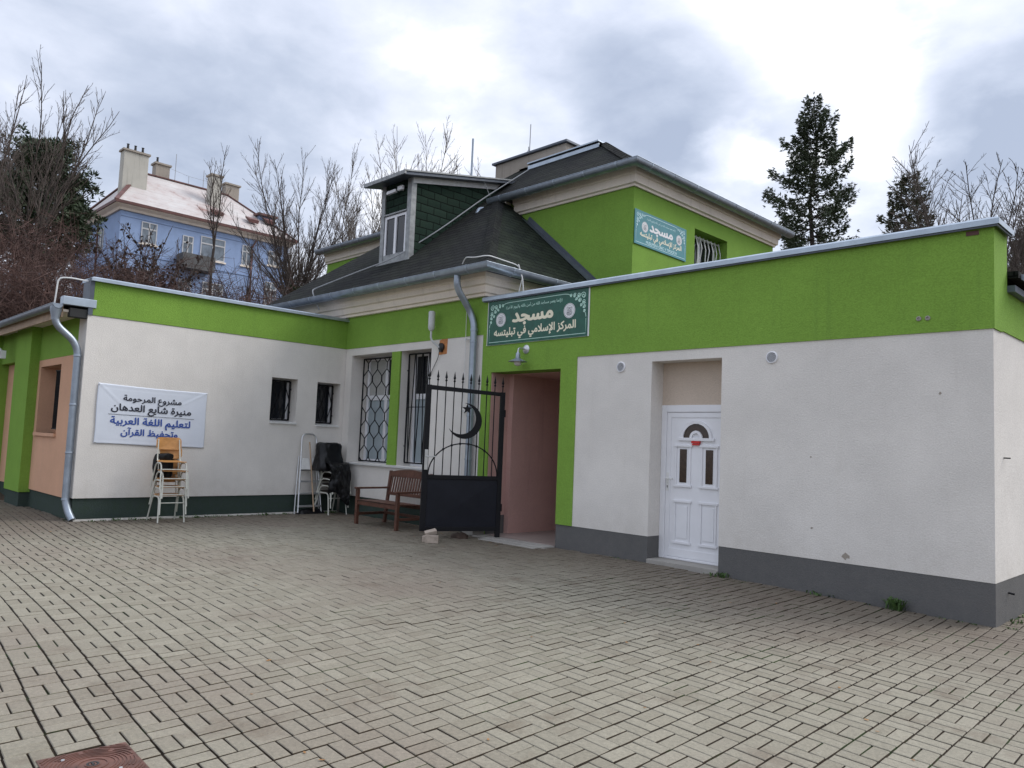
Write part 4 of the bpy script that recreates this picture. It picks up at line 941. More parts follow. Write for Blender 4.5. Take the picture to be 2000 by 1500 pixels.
m.add(A + [c] + B, [(0, 1, 4), (1, 2, 4), (2, 3, 4), (3, 0, 4), (8, 7, 6, 5)]); m.build('panel', 'panel iron', gt_)
us = [.05 + (GL - .09) * i / 9 for i in range(10)]
def topv(u): return 2.455 - .05 * (u / GL)
for i, u in enumerate(us):
    m = MB(); tv = topv(u)
    m.tube([FG(u, 1.02 if 0 < i < 9 else tv - .01, 0), FG(u, tv + .10, 0)], .0085, 8)
    m.lathe(FG(u, tv + .085, 0), [(.009, 0), (.019, .012), (.019, .024), (.010, .034), (.010, .044), (.022, .065), (.014, .10), (.0015, .175)], 10)
    m.build('spear_bar', 'black iron', gt_, smooth=True)
m = MB(); cu = GL / 2 + .005; P = [FG(cu + .585 * cos(a), 1.02 + .515 * sin(a), .0) for a in [pi * i / 40 for i in range(41)]]; m.tube(P, .011, 6)
for u in us[2:8]:
    x = (u - cu) / .585
    if abs(x) < 1: m.lathe(FG(u, 1.02 + .515 * sqrt(1 - x * x) - .022, 0), [(.006, 0), (.019, .008), (.019, .034), (.006, .044)], 8)
m.build('arch', 'black iron', gt_, smooth=True)
# crescent: two circles meeting in the horns
ccx, ccy, Ro, ri, off = .665, 1.905, .292, .258, .078
od = (-off * .86, off * .50); dx, dy = od; dd = sqrt(dx * dx + dy * dy)
aa = (Ro * Ro - ri * ri + dd * dd) / (2 * dd); ha = math.acos(aa / Ro); base = atan2(dy, dx); hb = math.acos((aa - dd) / ri)
out = [(ccx + Ro * cos(base + a), ccy + Ro * sin(base + a)) for a in [ha + (2 * pi - 2 * ha) * i / 48 for i in range(49)]]
inn = [(ccx + dx + ri * cos(base + a), ccy + dy + ri * sin(base + a)) for a in [2 * pi - hb - (2 * pi - 2 * hb) * i / 48 for i in range(1, 48)]]
m = MB(); m.plate(FG, out + inn, .012, .024); m.build('crescent', 'black iron', gt_)
m = MB(); sx, sy = .70, 2.10; m.plate(FG, [(sx + (.092 if i % 2 == 0 else .037) * sin(2 * pi * i / 10), sy + (.092 if i % 2 == 0 else .037) * cos(2 * pi * i / 10)) for i in range(10)], .012, .022); m.build('star', 'black iron', gt_)
m = MB(); m.fbox(FG, .02, .075, 1.10, 1.42, t, t + .012); lk_ = m.build('lock_plate', 'lock steel', gt_, bev=.003)
m = MB(); m.tube(fillet([FG(.048, 1.31, t + .01), FG(.048, 1.31, t + .055), FG(.19, 1.315, t + .055)], .02, 4), .010, 8); m.build('handle', 'lock steel', lk_, smooth=True)
m = MB()
for v in (.45, 2.0): m.lathe(FG(GL + .012, v, 0), [(.016, 0), (.016, .12)], 10)
m.build('hinge', 'black iron', gt_)

def sheet0(rings):
    m = MB(); n = 22
    for cx_, cy_, hx, hy_, z in rings:
        for i in range(n):
            a = 2 * pi * i / n; q = 1 + .35 * mnoise.noise((cos(a) * 2, sin(a) * 2, z * 20)); m.v.append((cx_ + cos(a) * hx * q, cy_ + sin(a) * hy_ * q, z + .02 * mnoise.noise((cos(a) * 5, sin(a) * 5, z * 9))))
    for i in range(len(rings) - 1):
        for j in range(n): m.f.append((i * n + j, i * n + (j + 1) % n, (i + 1) * n + (j + 1) % n, (i + 1) * n + j)); m.m.append(0)
    m.f.append(tuple(range((len(rings) - 1) * n, len(rings) * n))); m.m.append(0); return m
# ------------------------------------------------------------------ loose bricks by the gate
def brick(label, loc, rot, size=(.20, .10, .075)):
    m = MB(); a, b, c = (x / 2 for x in size); m.box(-a, a, -b, b, -c, c); o = m.build('brick', 'clinker', bev=.006); o.location = loc; o.rotation_euler = rot
    return tag(o, label, 'brick', 'loose bricks at the gate foot')
z0 = gz(-9.3, 7.6)
brick('pale brick standing on edge in front of the two others', (-9.30, 7.60, z0 + .060), (0, 0, R(42)), (.20, .075, .115))
brick('brown brick lying behind the front brick at the gate foot', (-9.47, 7.64, z0 + .050), (0, 0, R(120)), (.20, .09, .095))
brick('tilted brick leaning on top against the gate leaf', (-9.46, 7.70, z0 + .140), (R(14), R(-14), R(66)), (.18, .10, .065))

m = sheet0([(-9.60, 8.42, .17, .12, .0), (-9.60, 8.42, .15, .10, .05), (-9.58, 8.42, .08, .06, .085)])
tag(m.build('leaf_pile', 'dead leaf', smooth=True, org=(-9.6, 8.42, 0)), 'dark heap of wet leaves on the paving just behind the gate leaf', 'leaves')
# ------------------------------------------------------------------ garden bench
be = thing('garden_bench', 'brown slatted wooden garden bench behind the black gate', 'bench', (-11.45, 8.40, 0))
bx0, bx1, by0, by1 = -12.06, -10.84, 8.06, 8.68
def leg(x, y, h, top=None):
    m = MB(); 
    if top: m.hexa([(x - .03, y - .025, 0), (x + .03, y - .025, 0), (x + .03, y + .03, 0), (x - .03, y + .03, 0), (x - .03, y + top - .02, h), (x + .03, y + top - .02, h), (x + .03, y + top + .025, h), (x - .03, y + top + .025, h)])
    else: m.box(x - .03, x + .03, y - .03, y + .03, 0, h)
    m.build('leg', 'bench wood', be, bev=.005)
for x in (bx0, bx1): leg(x, by0, .63); leg(x, by1, .97, .10)
m = MB()
for i in range(6): y = by0 - .03 + i * .093; m.box(bx0 + .0, bx1 - .0, y, y + .075, .425 + .012 * (1 if i == 0 else 0) - .004 * i, .447 - .004 * i)
m.box(bx0 + .03, bx1 - .03, by0 - .012, by0 + .012, .35, .424); m.box(bx0 + .03, bx1 - .03, by1 - .1, by1 - .07, .34, .40)
m.build('seat', 'bench wood', be, bev=.005)
for x in (bx0, bx1):
    m = MB(); m.box(x - .04, x + .04, by0 - .06, by1 + .04, .632, .665); m.build('armrest', 'bench wood', be, bev=.01)
    m = MB(); m.box(x - .018, x + .018, by0 + .03, by1 - .02, .16, .21); m.build('stretcher', 'bench wood', be, bev=.005)
m = MB(); m.box(bx0 + .03, bx1 - .03, by1 - .0, by1 + .03, .16, .21); m.build('stretcher', 'bench wood', be, bev=.005)
m = MB(); n = 16; tp = []
for i in range(n + 1):
    u = i / n; x = bx0 + .03 + (bx1 - bx0 - .06) * u; tp.append((x, .955 + .055 * sin(pi * u)))
for i in range(n):
    (xa, za), (xb, zb_) = tp[i], tp[i + 1]; y = by1 + .09
    m.hexa([(xa, y - .015, .86), (xb, y - .015, .86), (xb, y + .02, .86), (xa, y + .02, .86), (xa, y - .012, za), (xb, y - .012, zb_), (xb, y + .023, zb_), (xa, y + .023, za)])
m.box(bx0 + .03, bx1 - .03, by1 + .02, by1 + .055, .52, .58)
n = 15
for i in range(n):
    x = bx0 + .08 + (bx1 - bx0 - .16) * i / (n - 1); m.hexa([(x - .02, by1 + .03, .57), (x + .02, by1 + .03, .57), (x + .02, by1 + .048, .57), (x - .02, by1 + .048, .57), (x - .02, by1 + .085, .87), (x + .02, by1 + .085, .87), (x + .02, by1 + .103, .87), (x - .02, by1 + .103, .87)])
m.build('backrest', 'bench wood', be, bev=.004)

# ------------------------------------------------------------------ stacking chairs (front is local +x)
def make_chair(label, group):
    t = thing('stacking_chair', label, 'chair', (0, 0, 0), group)
    ORG[t.name_full] = Vector()
    hw, sh = .20, .43
    for s_ in (-1, 1):
        y = s_ * hw
        m = MB(); P = fillet([(-.30, y + s_ * .03, 0), (-.16, y, sh), (.17, y, sh), (.235, y + s_ * .015, 0)], .10, 6); m.tube(P, .0125, 8); m.build('side_frame', 'chair tube', t, smooth=True)
        m = MB(); P = fillet([(.02, y * .92, sh + .005), (-.17, y * .92, sh + .012), (-.235, y * .86, sh + .40)], .08, 6); m.tube(P, .011, 8); m.build('back_post', 'chair tube', t, smooth=True)
    m = MB(); m.tube([(.20, -hw - .005, .33), (.20, hw + .005, .33)], .009, 8); m.build('crossbar', 'chair tube', t, smooth=True)
    m = MB(); n = 10; vs = []
    for i in range(n + 1):
        x = -.19 + .40 * i / n; z = sh + .016 + .018 * ((i / n - .45) ** 2) * 4 - (.03 * max(0, i / n - .8) * 5) * .6
        for y in (-hw + .005, hw - .005): vs += [(x, y, z), (x, y, z + .010)]
    fs = []
    for i in range(n): a = 4 * i; fs += [(a + 1, a + 5, a + 7, a + 3), (a, a + 2, a + 6, a + 4), (a, a + 4, a + 5, a + 1), (a + 2, a + 3, a + 7, a + 6)]
    fs += [(0, 1, 3, 2), (4 * n, 4 * n + 2, 4 * n + 3, 4 * n + 1)]
    m.add(vs, fs); m.build('seat', 'plywood', t, smooth=True)
    m = MB(); vs = []; nu, nv = 12, 6
    poly = []
    hw2, z0_, z1_ = .205, sh + .225, sh + .43; r = .055
    for cx_, cz_, a0 in ((hw2 - r, z1_ - r, 0), (-hw2 + r, z1_ - r, 90), (-hw2 + r, z0_ + r, 180), (hw2 - r, z0_ + r, 270)):
        for i in range(5): a = R(a0 + 22.5 * i); poly.append((cx_ + r * cos(a), cz_ + r * sin(a)))
    def bk(y, z, d): tl = (z - sh) / .4; return (-.185 - .06 * tl - .035 * (1 - (y / hw2) ** 2) + d, y, z + .012 * (1 - (y / hw2) ** 2) * (1 if z > sh + .33 else 0))
    k = len(poly); cen = []
    rings = [1., .66, .33]
    for d in (.014, .004):
        for s_ in rings:
            for y, z in poly: cen.append(bk(y * s_, sh + .3275 + (z - sh - .3275) * s_, d))
        cen.append(bk(0, sh + .3275, d))
    L = 3 * k + 1
    for q, o_ in ((0, 0), (1, L)):
        for a in (0, 1):
            for i in range(k):
                j = (i + 1) % k; f = (o_ + a * k + i, o_ + a * k + j, o_ + (a + 1) * k + j, o_ + (a + 1) * k + i); fs_ = f if q == 0 else f[::-1]; m.f.append(fs_); m.m.append(0)
        for i in range(k): j = (i + 1) % k; f = (o_ + 2 * k + i, o_ + 2 * k + j, o_ + 3 * k); m.f.append(f if q == 0 else f[::-1]); m.m.append(0)
    for i in range(k): j = (i + 1) % k; m.f.append((i, L + i, L + j, j)); m.m.append(0)
    m.v += cen; m.build('back_panel', 'plywood', t, smooth=True)
    return t
proto = make_chair('top chair of the stack in front of the banner, pale plywood backrest', 'stacked chairs in front of the banner')
def put(o, x, y, z, rzd): o.location = (x, y, z); o.rotation_euler = (0, 0, R(rzd)); return o
names = ['bottom chair of the stack in front of the banner, standing on the paving', 'second chair from the ground in the stack before the banner', 'middle chair of the stack of five before the banner', 'second chair from the top in the stack before the banner']
X0, Y0 = -13.62, 5.26
put(proto, X0 + .11, Y0 - .03, .57, -6)
for i, nm in enumerate(names):
    c = copy_tree(proto); c['label'] = nm; put(c, X0 + .027 * i, Y0 + .012 * (i % 2), .138 * i + (.0 if i else 0), -4 + rnd.uniform(-2, 2))
DARK = {}
simple('dark plywood', (.03, .018, .012), .5)
names = ['bottom chair of the stack under the black plastic sheet', 'second chair up under the black plastic sheet', 'third chair up under the black plastic sheet', 'topmost chair wholly under the black plastic sheet']
for i, nm in enumerate(names):
    c = copy_tree(proto); c['label'] = nm; c['group'] = 'stacked chairs under the black sheet'
    for q in c.children:
        if q.name.startswith(('seat', 'back_panel')): q.data = DARK.setdefault(q.data.name, q.data.copy()); q.data.materials[0] = MATS['dark plywood']
    c['group'] = 'stacked chairs under the black sheet'; put(c, -13.80 + .03 * i, 8.60 + .01 * (i % 2), .14 * i, 3 + rnd.uniform(-2, 2))
# black sheet thrown over the corner stack: over the backrests, across the seat, hanging down in front
def sheet(name, label, cat, sec, subs, mat='black plastic sheet', amp=.02, seed=0):
    """sections are rings of (x, y, z); closed crumpled cover"""
    m = MB(); n = len(sec[0])
    for i, r_ in enumerate(sec):
        for p in r_: m.v.append(p)
    for i in range(len(sec) - 1):
        for j in range(n): m.f.append((i * n + j, i * n + (j + 1) % n, (i + 1) * n + (j + 1) % n, (i + 1) * n + j)); m.m.append(0)
    m.f.append(tuple(range(n))[::-1]); m.m.append(0)
    return m
def loop(cx_, cy_, hx, hy, z, n=28, pw=3., zf=None, sd=0):
    out = []
    for i in range(n):
        a = 2 * pi * i / n; c_, s_ = cos(a), sin(a); x = (abs(c_) ** (2 / pw)) * (1 if c_ > 0 else -1) * hx; y = (abs(s_) ** (2 / pw)) * (1 if s_ > 0 else -1) * hy
        q = mnoise.noise((cos(a) * 2.2 + sd, sin(a) * 2.2, z * 5)) * .045 + mnoise.noise((cos(a) * 6 + sd, sin(a) * 6, z * 9)) * .022
        out.append((cx_ + x * (1 + q), cy_ + y * (1 + q), z + (zf(x, y) if zf else 0)))
    return out
cv = thing('plastic_sheet', 'crumpled black plastic sheet draped over the chairs in the corner', 'plastic sheet', (-13.7, 8.6, 1.0))
def sub2(o):
    md = o.modifiers.new('subdivision', 'SUBSURF'); md.levels = md.render_levels = 2
    tx = bpy.data.textures.new('crumple', 'CLOUDS'); tx.noise_scale = .09; md = o.modifiers.new('crumple', 'DISPLACE'); md.texture = tx; md.strength = .035; md.mid_level = .5; md.texture_coords = 'GLOBAL'
m = sheet('', '', '', [loop(-13.95, 8.56, .12, .20, 1.44, 28, 3), loop(-13.96, 8.56, .155, .255, 1.425, 28, 3), loop(-13.96, 8.56, .165, .27, 1.36), loop(-13.94, 8.555, .165, .265, 1.22, sd=2), loop(-13.90, 8.54, .20, .285, 1.10, sd=3), loop(-13.88, 8.53, .24, .315, 1.00, sd=4), loop(-13.88, 8.52, .23, .32, .93, zf=lambda x, y: -.06 * (y < 0), sd=5)], 0)
o = m.build('hood', 'black plastic sheet', cv, smooth=True); sub2(o)
def drape():
    m = MB(); nx, nz = 26, 22
    for j in range(nz + 1):
        t = j / nz
        for i in range(nx + 1):
            u = i / nx; y = 8.33 + .55 * u
            if t < .25: x = -13.92 + .40 * (t / .25); z = 1.045 - .03 * (t / .25) ** 3
            else:
                q = (t - .25) / .75; x = -13.50 + .05 * sin(q * 2.2); bottom = .28 + .10 * sin(u * 6) + .14 * (1 - u) ** 2; z = 1.0 - (1.0 - bottom) * q
                x += .012 * q * sin(u * 15 + q * 2.5) + .075 * q * mnoise.noise((u * 3.3 + q * .8, q * 1.6, 7)) + .04 * mnoise.noise((u * 8 - q * 2, q * 4, 2)); y += .03 * q * (u - .3) + .015 * sin(q * 6)
            if u > .86 and t >= .2: x -= (u - .86) * 1.6; 
            m.v.append((x + .006 * mnoise.noise((u * 9, t * 14, 1)), y, z + .012 * mnoise.noise((u * 7, t * 6, 4))))
    for j in range(nz):
        for i in range(nx): a = j * (nx + 1) + i; m.f.append((a, a + nx + 1, a + nx + 2, a + 1)); m.m.append(0)
    return m
o = drape().build('front_drape', 'black plastic sheet', cv, smooth=True); md = o.modifiers.new('thickness', 'SOLIDIFY'); md.thickness = .004; sub2(o)
# black bag on the banner stack
bg_ = thing('black_bag', 'limp black plastic bag stuffed among the chairs before the banner', 'bag', (-13.8, 5.2, .9))
m = sheet('', '', '', [loop(-13.78, 5.22, .03, .12, 1.16), loop(-13.79, 5.21, .05, .165, 1.14, sd=1), loop(-13.80, 5.20, .06, .175, 1.0, sd=2), loop(-13.80, 5.20, .06, .17, .86, sd=3), loop(-13.80, 5.21, .05, .15, .70, sd=4)], 0)
o = m.build('bag_body', 'black plastic sheet', bg_, smooth=True); sub2(o)

# ------------------------------------------------------------------ step ladder folded against the wall
ld = thing('step_ladder', 'folded aluminium step ladder leaning on the banner wall with a top platform', 'ladder', (-14.0, 8.2, 0))
def lx(z): return -13.93 - .20 * z / 1.6
def hy(z): return .265 - .105 * min(1, z / 1.5)
yc = 8.19
m = MB(); P = [(lx(0), yc - hy(0), 0), (lx(1.3), yc - hy(1.3), 1.30), (lx(1.58), yc - hy(1.5), 1.60), (lx(1.58), yc + hy(1.5), 1.60), (lx(1.3), yc + hy(1.3), 1.30), (lx(.16), yc + hy(.16), .16), (lx(0), yc + hy(0), 0)]
m.tube(fillet(P, .12, 6), .017, 8); m.build('side_rail', 'aluminium', ld, smooth=True)
for z in (.155, .405, .645):
    m = MB(); x = lx(z); m.box(x - .05, x + .035, yc - hy(z), yc + hy(z), z - .018, z + .018); m.build('step', 'aluminium', ld, bev=.004)
m = MB(); x = lx(.9); m.hexa([(x + .02, yc - .19, .88), (x + .02, yc + .19, .88), (x - .02, yc + .19, .88), (x - .02, yc - .19, .88), (x - .01, yc - .165, 1.11), (x - .01, yc + .165, 1.11), (x - .04, yc + .165, 1.11), (x - .04, yc - .165, 1.11)]); m.build('platform', 'white metal', ld, bev=.006)
m = MB(); m.box(x - .03, x + .03, yc - .185, yc + .185, .862, .88); m.build('platform_edge', 'rubber', ld)
for s_ in (-1, 1):
    m = MB(); m.tube([(-14.04, yc + s_ * .28, 0), (-14.15, yc + s_ * .19, 1.15)], .013, 8); m.build('rear_leg', 'aluminium', ld, smooth=True)
    m = MB(); m.box(lx(0) - .025, lx(0) + .025, yc + s_ * hy(0) - .022, yc + s_ * hy(0) + .022, -.0, .035); m.build('foot', 'rubber', ld)
m = MB(); m.tube([(lx(.0) + .06, yc + .06, .05), (lx(1.4) + .05, yc - .02, 1.44)], .015, 10); tag(m.build('broom_stick', 'tan fascia', smooth=True, org=(lx(0) + .06, yc + .06, .05)), 'thin wooden stick leaning against the middle of the step ladder', 'stick')
m = sheet('', '', '', [loop(-14.0, 8.27, .05, .18, .10, sd=7), loop(-14.0, 8.27, .07, .26, .08, sd=8), loop(-13.98, 8.27, .08, .29, .0, sd=9)], 0)
o = m.build('black_bag', 'black plastic sheet', smooth=True, org=(-14, 8.27, 0)); sub2(o); tag(o, 'flat black plastic bag lying on the ground behind the step ladder', 'bag')

# ------------------------------------------------------------------ manhole cover
mc = thing('manhole_cover', 'rusty square cast iron manhole cover with round ribbed lid in the paving', 'manhole cover', (-4.0, 1.29, gz(-4, 1.3)))
FH = Frame((-4.005, 1.292, gz(-4, 1.3) + .009), (cos(R(-3)), sin(R(-3)), 0), (0, 0, 1), (sin(R(3)), cos(R(3)), 0)); hs = .197
m = MB(); m.plate(FH, [(-hs, -hs), (hs, -hs), (hs, hs), (-hs, hs)], -.02, .001); m.build('frame', 'rusty cast iron', mc)
m = MB()
for i in range(1, 12):
    r = .017 * i
    pts = [(r * cos(2 * pi * k / 48), r * sin(2 * pi * k / 48)) for k in range(49)]
    if i in (3, 5): continue
    for k in range(48):
        (a, b), (c, d) = pts[k], pts[k + 1]; e = 1 - .007 / r; 
        if i > 9 and k % 6 == 0: continue
        m.hexa([FH(a, b, .0), FH(c, d, .0), FH(c * e, d * e, .0), FH(a * e, b * e, .0), FH(a, b, .0045), FH(c, d, .0045), FH(c * e, d * e, .0045), FH(a * e, b * e, .0045)])
for sx_ in (-1, 1):
    for sy_ in (-1, 1):
        for q in (0, 1, 2):
            r = .205 + q * .017; pts = [(r * cos(a), r * sin(a)) for a in [atan2(sy_, sx_) + R(-28 + 5 * q + 56 * i / 12 * (1 - q * .17)) for i in range(13)]]
            pts = [p for p in pts if abs(p[0]) < hs - .006 and abs(p[1]) < hs - .006]
            for k in range(len(pts) - 1): m.bar(FH(*pts[k], .002), FH(*pts[k + 1], .002), .007, .005)
m.build('lid_ribs', 'rusty cast iron', mc)
m = MB(); m.lathe(FH(0, 0, .0005), [(.028, 0), (.028, .005), (.020, .005), (.019, .001)], 20); m.bar(FH(-.02, 0, .004), FH(.02, 0, .004), .008, .006); m.build('lifting_hole', 'dark cast iron', mc)
m = MB(); m.lathe(FH(.12, .09, .003), [(.009, 0), (.008, .004)], 10); m.lathe(FH(-.12, -.10, .003), [(.009, 0), (.008, .004)], 10); m.build('bolt', 'aluminium', mc)

# ------------------------------------------------------------------ weeds, crumbs and leaves along the walls
wd = MB(); 
def tuft(x, y, h, n, spread=.05):
    for _ in range(n):
        a = rnd.uniform(0, 2 * pi); l = h * rnd.uniform(.5, 1.1); bx_, by_ = x + rnd.gauss(0, spread), y + rnd.gauss(0, spread * .5); z = gz(bx_, by_) - .005
        d = Vector((cos(a), sin(a), 0)); ti = rnd.uniform(.2, .9); sdv = Vector((-d.y, d.x, 0)) * rnd.uniform(.004, .010) * (1 + h * 4)
        p = Vector((bx_, by_, z)); q = p + d * l * ti * .5 + Vector((0, 0, l * .7)); e = p + d * l * ti + Vector((0, 0, l * .75))
        wd.add([p - sdv * .5, p + sdv * .5, q + sdv, q - sdv], [(0, 1, 2, 3)]); wd.add([q - sdv, q + sdv, e], [(0, 1, 2)])
tuft(-3.05, 8.93, .17, 60, .05); tuft(-5.15, 8.93, .08, 40, .06); tuft(-3.9, 8.95, .06, 25, .08)
for _ in range(34): tuft(-14.05 + rnd.uniform(-.02, .06), rnd.uniform(4.0, 8.9), rnd.uniform(.02, .06), 12, .07)
for _ in range(10): tuft(rnd.uniform(-8, -2.2), 8.96, rnd.uniform(.015, .035), 8, .07)
for _ in range(6): tuft(-2.05 + rnd.uniform(0, .1), rnd.uniform(9, 11), rnd.uniform(.02, .05), 10, .05)
kind(wd.build('weeds', 'weed leaf'), 'stuff')
cl = MB()
for k in range(150):
    y = 3.95 + 5.0 * k / 150; x = -14.16; wv = .06 + .03 * mnoise.noise((y * 3, 0, 0)); cl.hexa([(x, y, -.02), (x + wv, y, -.02), (x + wv, y + .034, -.02), (x, y + .034, -.02), (x, y, .03), (x + wv * .6, y, .006), (x + wv * .6, y + .034, .006), (x, y + .034, .03)])
kind(cl.build('mortar_edge', 'cement line'), 'structure')
lf = MB()
def leaf(x, y, s_, mi=0):
    a = rnd.uniform(0, 6.28); z = gz(x, y) + .004; c_, d_ = cos(a), sin(a); pts = [(1, 0, .006), (.3, .5, .012), (-.6, .35, .004), (-1, 0, .010), (-.5, -.4, .002), (.4, -.45, .009)]
    lf.add([(x + s_ * (c_ * p - d_ * q), y + s_ * (d_ * p + c_ * q), z + h * s_ * 14) for p, q, h in pts], [tuple(range(6))], mi)
for _ in range(70):
    u = rnd.random(); x = rnd.uniform(-13.9, -9.8); y = 8.9 - abs(rnd.gauss(0, .55)); leaf(x, y, rnd.uniform(.008, .022))
for _ in range(60): leaf(rnd.uniform(-13, -1), rnd.uniform(1.5, 8.8), rnd.uniform(.008, .02))
for x, y, s_ in ((-2.47, 1.72, .03), (-5.05, 2.72, .022), (-8.6, 8.3, .03), (-8.9, 8.45, .03), (-9.9, 8.8, .05), (-3.9, 5.3, .022), (-9.85, 8.85, .06)): leaf(x, y, s_)
kind(lf.build('fallen_leaves', 'fallen leaf'), 'stuff')

# ------------------------------------------------------------------ blue house on the hill
BX, BY0, BY1, BE = -58.0, 17.1, 30.75, 17.45
bh = thing('blue_house', 'pale blue house with a weathered tin hipped roof up on the hillside', 'house', (BX - 5, 24, 8))
FX = Frame((BX + .4, 0, 0), (0, 1, 0), (1, 0, 0)); FXs = Frame((0, BY0 + .4, 0), (1, 0, 0), (0, -1, 0))
BW0 = BX - 10
m = MB(); m.box(BW0, BX - .0 + .38, BY0 + .42, BY1 - .3, 6, BE - .45); m.build('wall', 'blue plaster', bh)
m = MB(); m.box(BX + .39, BX + .43, BY0 + .40, BY1 - .3, 13.95, 14.03); m.box(BX + .39, BX + .42, BY0 + .40, BY1 - .3, 16.55, 16.62); m.build('string_course', 'blue plaster', bh)
m = MB(); m.sweep([(BW0, BY0 + .4, BE - .5), (BX + .4, BY0 + .4, BE - .5), (BX + .4, BY1 - .3, BE - .5), (BW0, BY1 - .3, BE - .5)], [(0, 0), (.12, 0), (.2, .15), (.45, .3), (.5, .45), (0, .45)]); m.build('cornice', 'moulding paint', bh)
rx0, rx1, ry0, ry1 = BW0 - .5, BX + .9, BY0 - .1, BY1 + .2; rxm = (rx0 + rx1) / 2; rzm = BE + 4.1
# the tin roof bells out a little at the eaves
ra, rb = (rxm, ry0 + 3.3, rzm), (rxm, ry1 - 3.6, rzm)
m = MB(); m.quad((rx1, ry0, BE), (rx1, ry1, BE), rb, ra); m.quad((rx0, ry1, BE), (rx0, ry0, BE), ra, rb); m.quad((rx0, ry0, BE), (rx1, ry0, BE), ra); m.quad((rx1, ry1, BE), (rx0, ry1, BE), rb); m.quad((rx0, ry0, BE), (rx0, ry1, BE), (rx1, ry1, BE), (rx1, ry0, BE))
rf = m.build('roof', 'weathered tin roof', bh)
m = MB()
for a, b in (((rx1, ry0, BE), ra), ((rx1, ry1, BE), rb), (ra, rb), ((rx0, ry0, BE), ra)): m.bar(Vector(a) + Vector((0, 0, .05)), Vector(b) + Vector((0, 0, .05)), .26, .10)
m.sweep([(rx0, ry0, BE - .14), (rx1, ry0, BE - .14), (rx1, ry1, BE - .14)], [(-.02, 0), (.06, 0), (.07, .2), (-.02, .2)]); m.build('roof_edging', 'red tin', rf)
def chimney(x, y, w, d, z0_, z1_, mat, pots=0):
    m = MB(); m.box(x - w / 2, x + w / 2, y - d / 2, y + d / 2, z0_, z1_); o = m.build('chimney', mat, rf, bev=.03)
    m = MB(); m.box(x - w / 2 - .1, x + w / 2 + .1, y - d / 2 - .1, y + d / 2 + .1, z1_, z1_ + .14); m.build('chimney_cap', 'old render', o)
    for i in range(pots): MB().lathe((x, y - d * .3 + d * .6 * i / max(1, pots - 1), z1_ + .14), [(.1, 0), (.08, .45), (.11, .5)], 8).build('chimney_pot', 'rubber', o)
chimney(-60.2, 18.95, .8, 1.75, 18.3, 22.0, 'stained white render', 3); chimney(-63.4, 22.0, .8, 1.1, 20.6, 22.7, 'old render', 1)
chimney(-63.4, 27.8, .8, 1.2, 20.6, 22.6, 'old render'); chimney(-60.3, 25.1, .85, .85, 18.6, 21.95, 'stained white render')
m = MB()
for y, h in ((22.9, 2.3), (25.2, 1.6), (26.4, 1.9)): m.tube([(rxm, y, rzm - .1), (rxm, y, rzm + h)], .025, 5)
for y in (24.0, 25.6): m.tube([(rxm, y, rzm), (rxm, y, rzm + .75)], .02, 4)
m.tube([(rxm, 22.4, rzm + 1.0), (rxm, 24.0, rzm + .75), (rxm, 25.6, rzm + .75), (rxm, 28, rzm + .7)], .012, 4); m.build('roof_rail', 'cable', rf)
m = MB()
for y, z in ((24.6, 18.35), (27.6, 18.5), (29.3, 18.9)):
    x = rx1 - (z - BE) / (rzm - BE) * (rx1 - rxm); m.hexa([(x + .35, y - .4, z - .05), (x + .35, y + .4, z - .05), (x - .3, y + .4, z + .4), (x - .3, y - .4, z + .4), (x + .40, y - .45, z + .22), (x + .40, y + .45, z + .22), (x - .3, y + .45, z + .55), (x - .3, y - .45, z + .55)])
m.build('roof_hatch', 'red tin', rf)
m = MB(); m.box(-61.6, -59.6, 28.7, 30.0, 17.9, 19.6); dmr = m.build('roof_dormer', 'blue plaster', bh)
m = MB(); m.box(-62.2, -59.3, 28.5, 30.2, 19.6, 19.78); m.build('dormer_roof', 'red tin', dmr)
m = MB(); m.box(BX + .4, BX + 1.5, 21.6, 24.0, 13.5, 13.7); m.box(BX + 1.42, BX + 1.5, 21.6, 24.0, 13.7, 14.6); m.box(BX + .4, BX + 1.42, 21.6, 21.68, 13.7, 14.6); m.box(BX + .4, BX + 1.42, 23.92, 24.0, 13.7, 14.6); m.build('balcony', 'grey plinth', bh)
for (y, z, w_, h_) in ((19.5, 14.9, 1.1, 1.55), (22.3, 14.5, .8, 1.6), (24.2, 14.65, 1.9, 1.7), (26.9, 14.75, .75, 1.6), (29.2, 15.2, .9, 1.15), (19.5, 11.4, 1.1, 1.6), (22.3, 11.2, .9, 1.6), (24.4, 11.2, 1.6, 1.7), (29.1, 11.9, 1.0, 1.9)):
    wn = casement(bh, FX, y - w_ / 2, y + w_ / 2, z, z + h_, .03, .075, True, transom=z + h_ * .68, glass='far pane', mat='old white paint')
    m = MB(); m.fbox(FX, y - w_ / 2 - .12, y + w_ / 2 + .12, z - .14, z - .02, -.02, .10); m.build('window_sill', 'moulding paint', wn)
for (x, z) in ((-61.5, 14.6), (-65.2, 14.6)): casement(bh, FXs, x - .5, x + .5, z, z + 1.6, .03, .075, True, glass='far pane', mat='old white paint')
m = MB(); m.tube([(BX - 3.8, BY0 + .2, BE - .5), (BX - 3.8, BY0 + .3, 8)], .07, 6); m.tube([(BX + .55, 27.6, BE - .5), (BX + .5, 27.3, BE - 1.2), (BX + .5, 27.3, 8)], .06, 6); m.build('downpipe', 'red tin', bh)

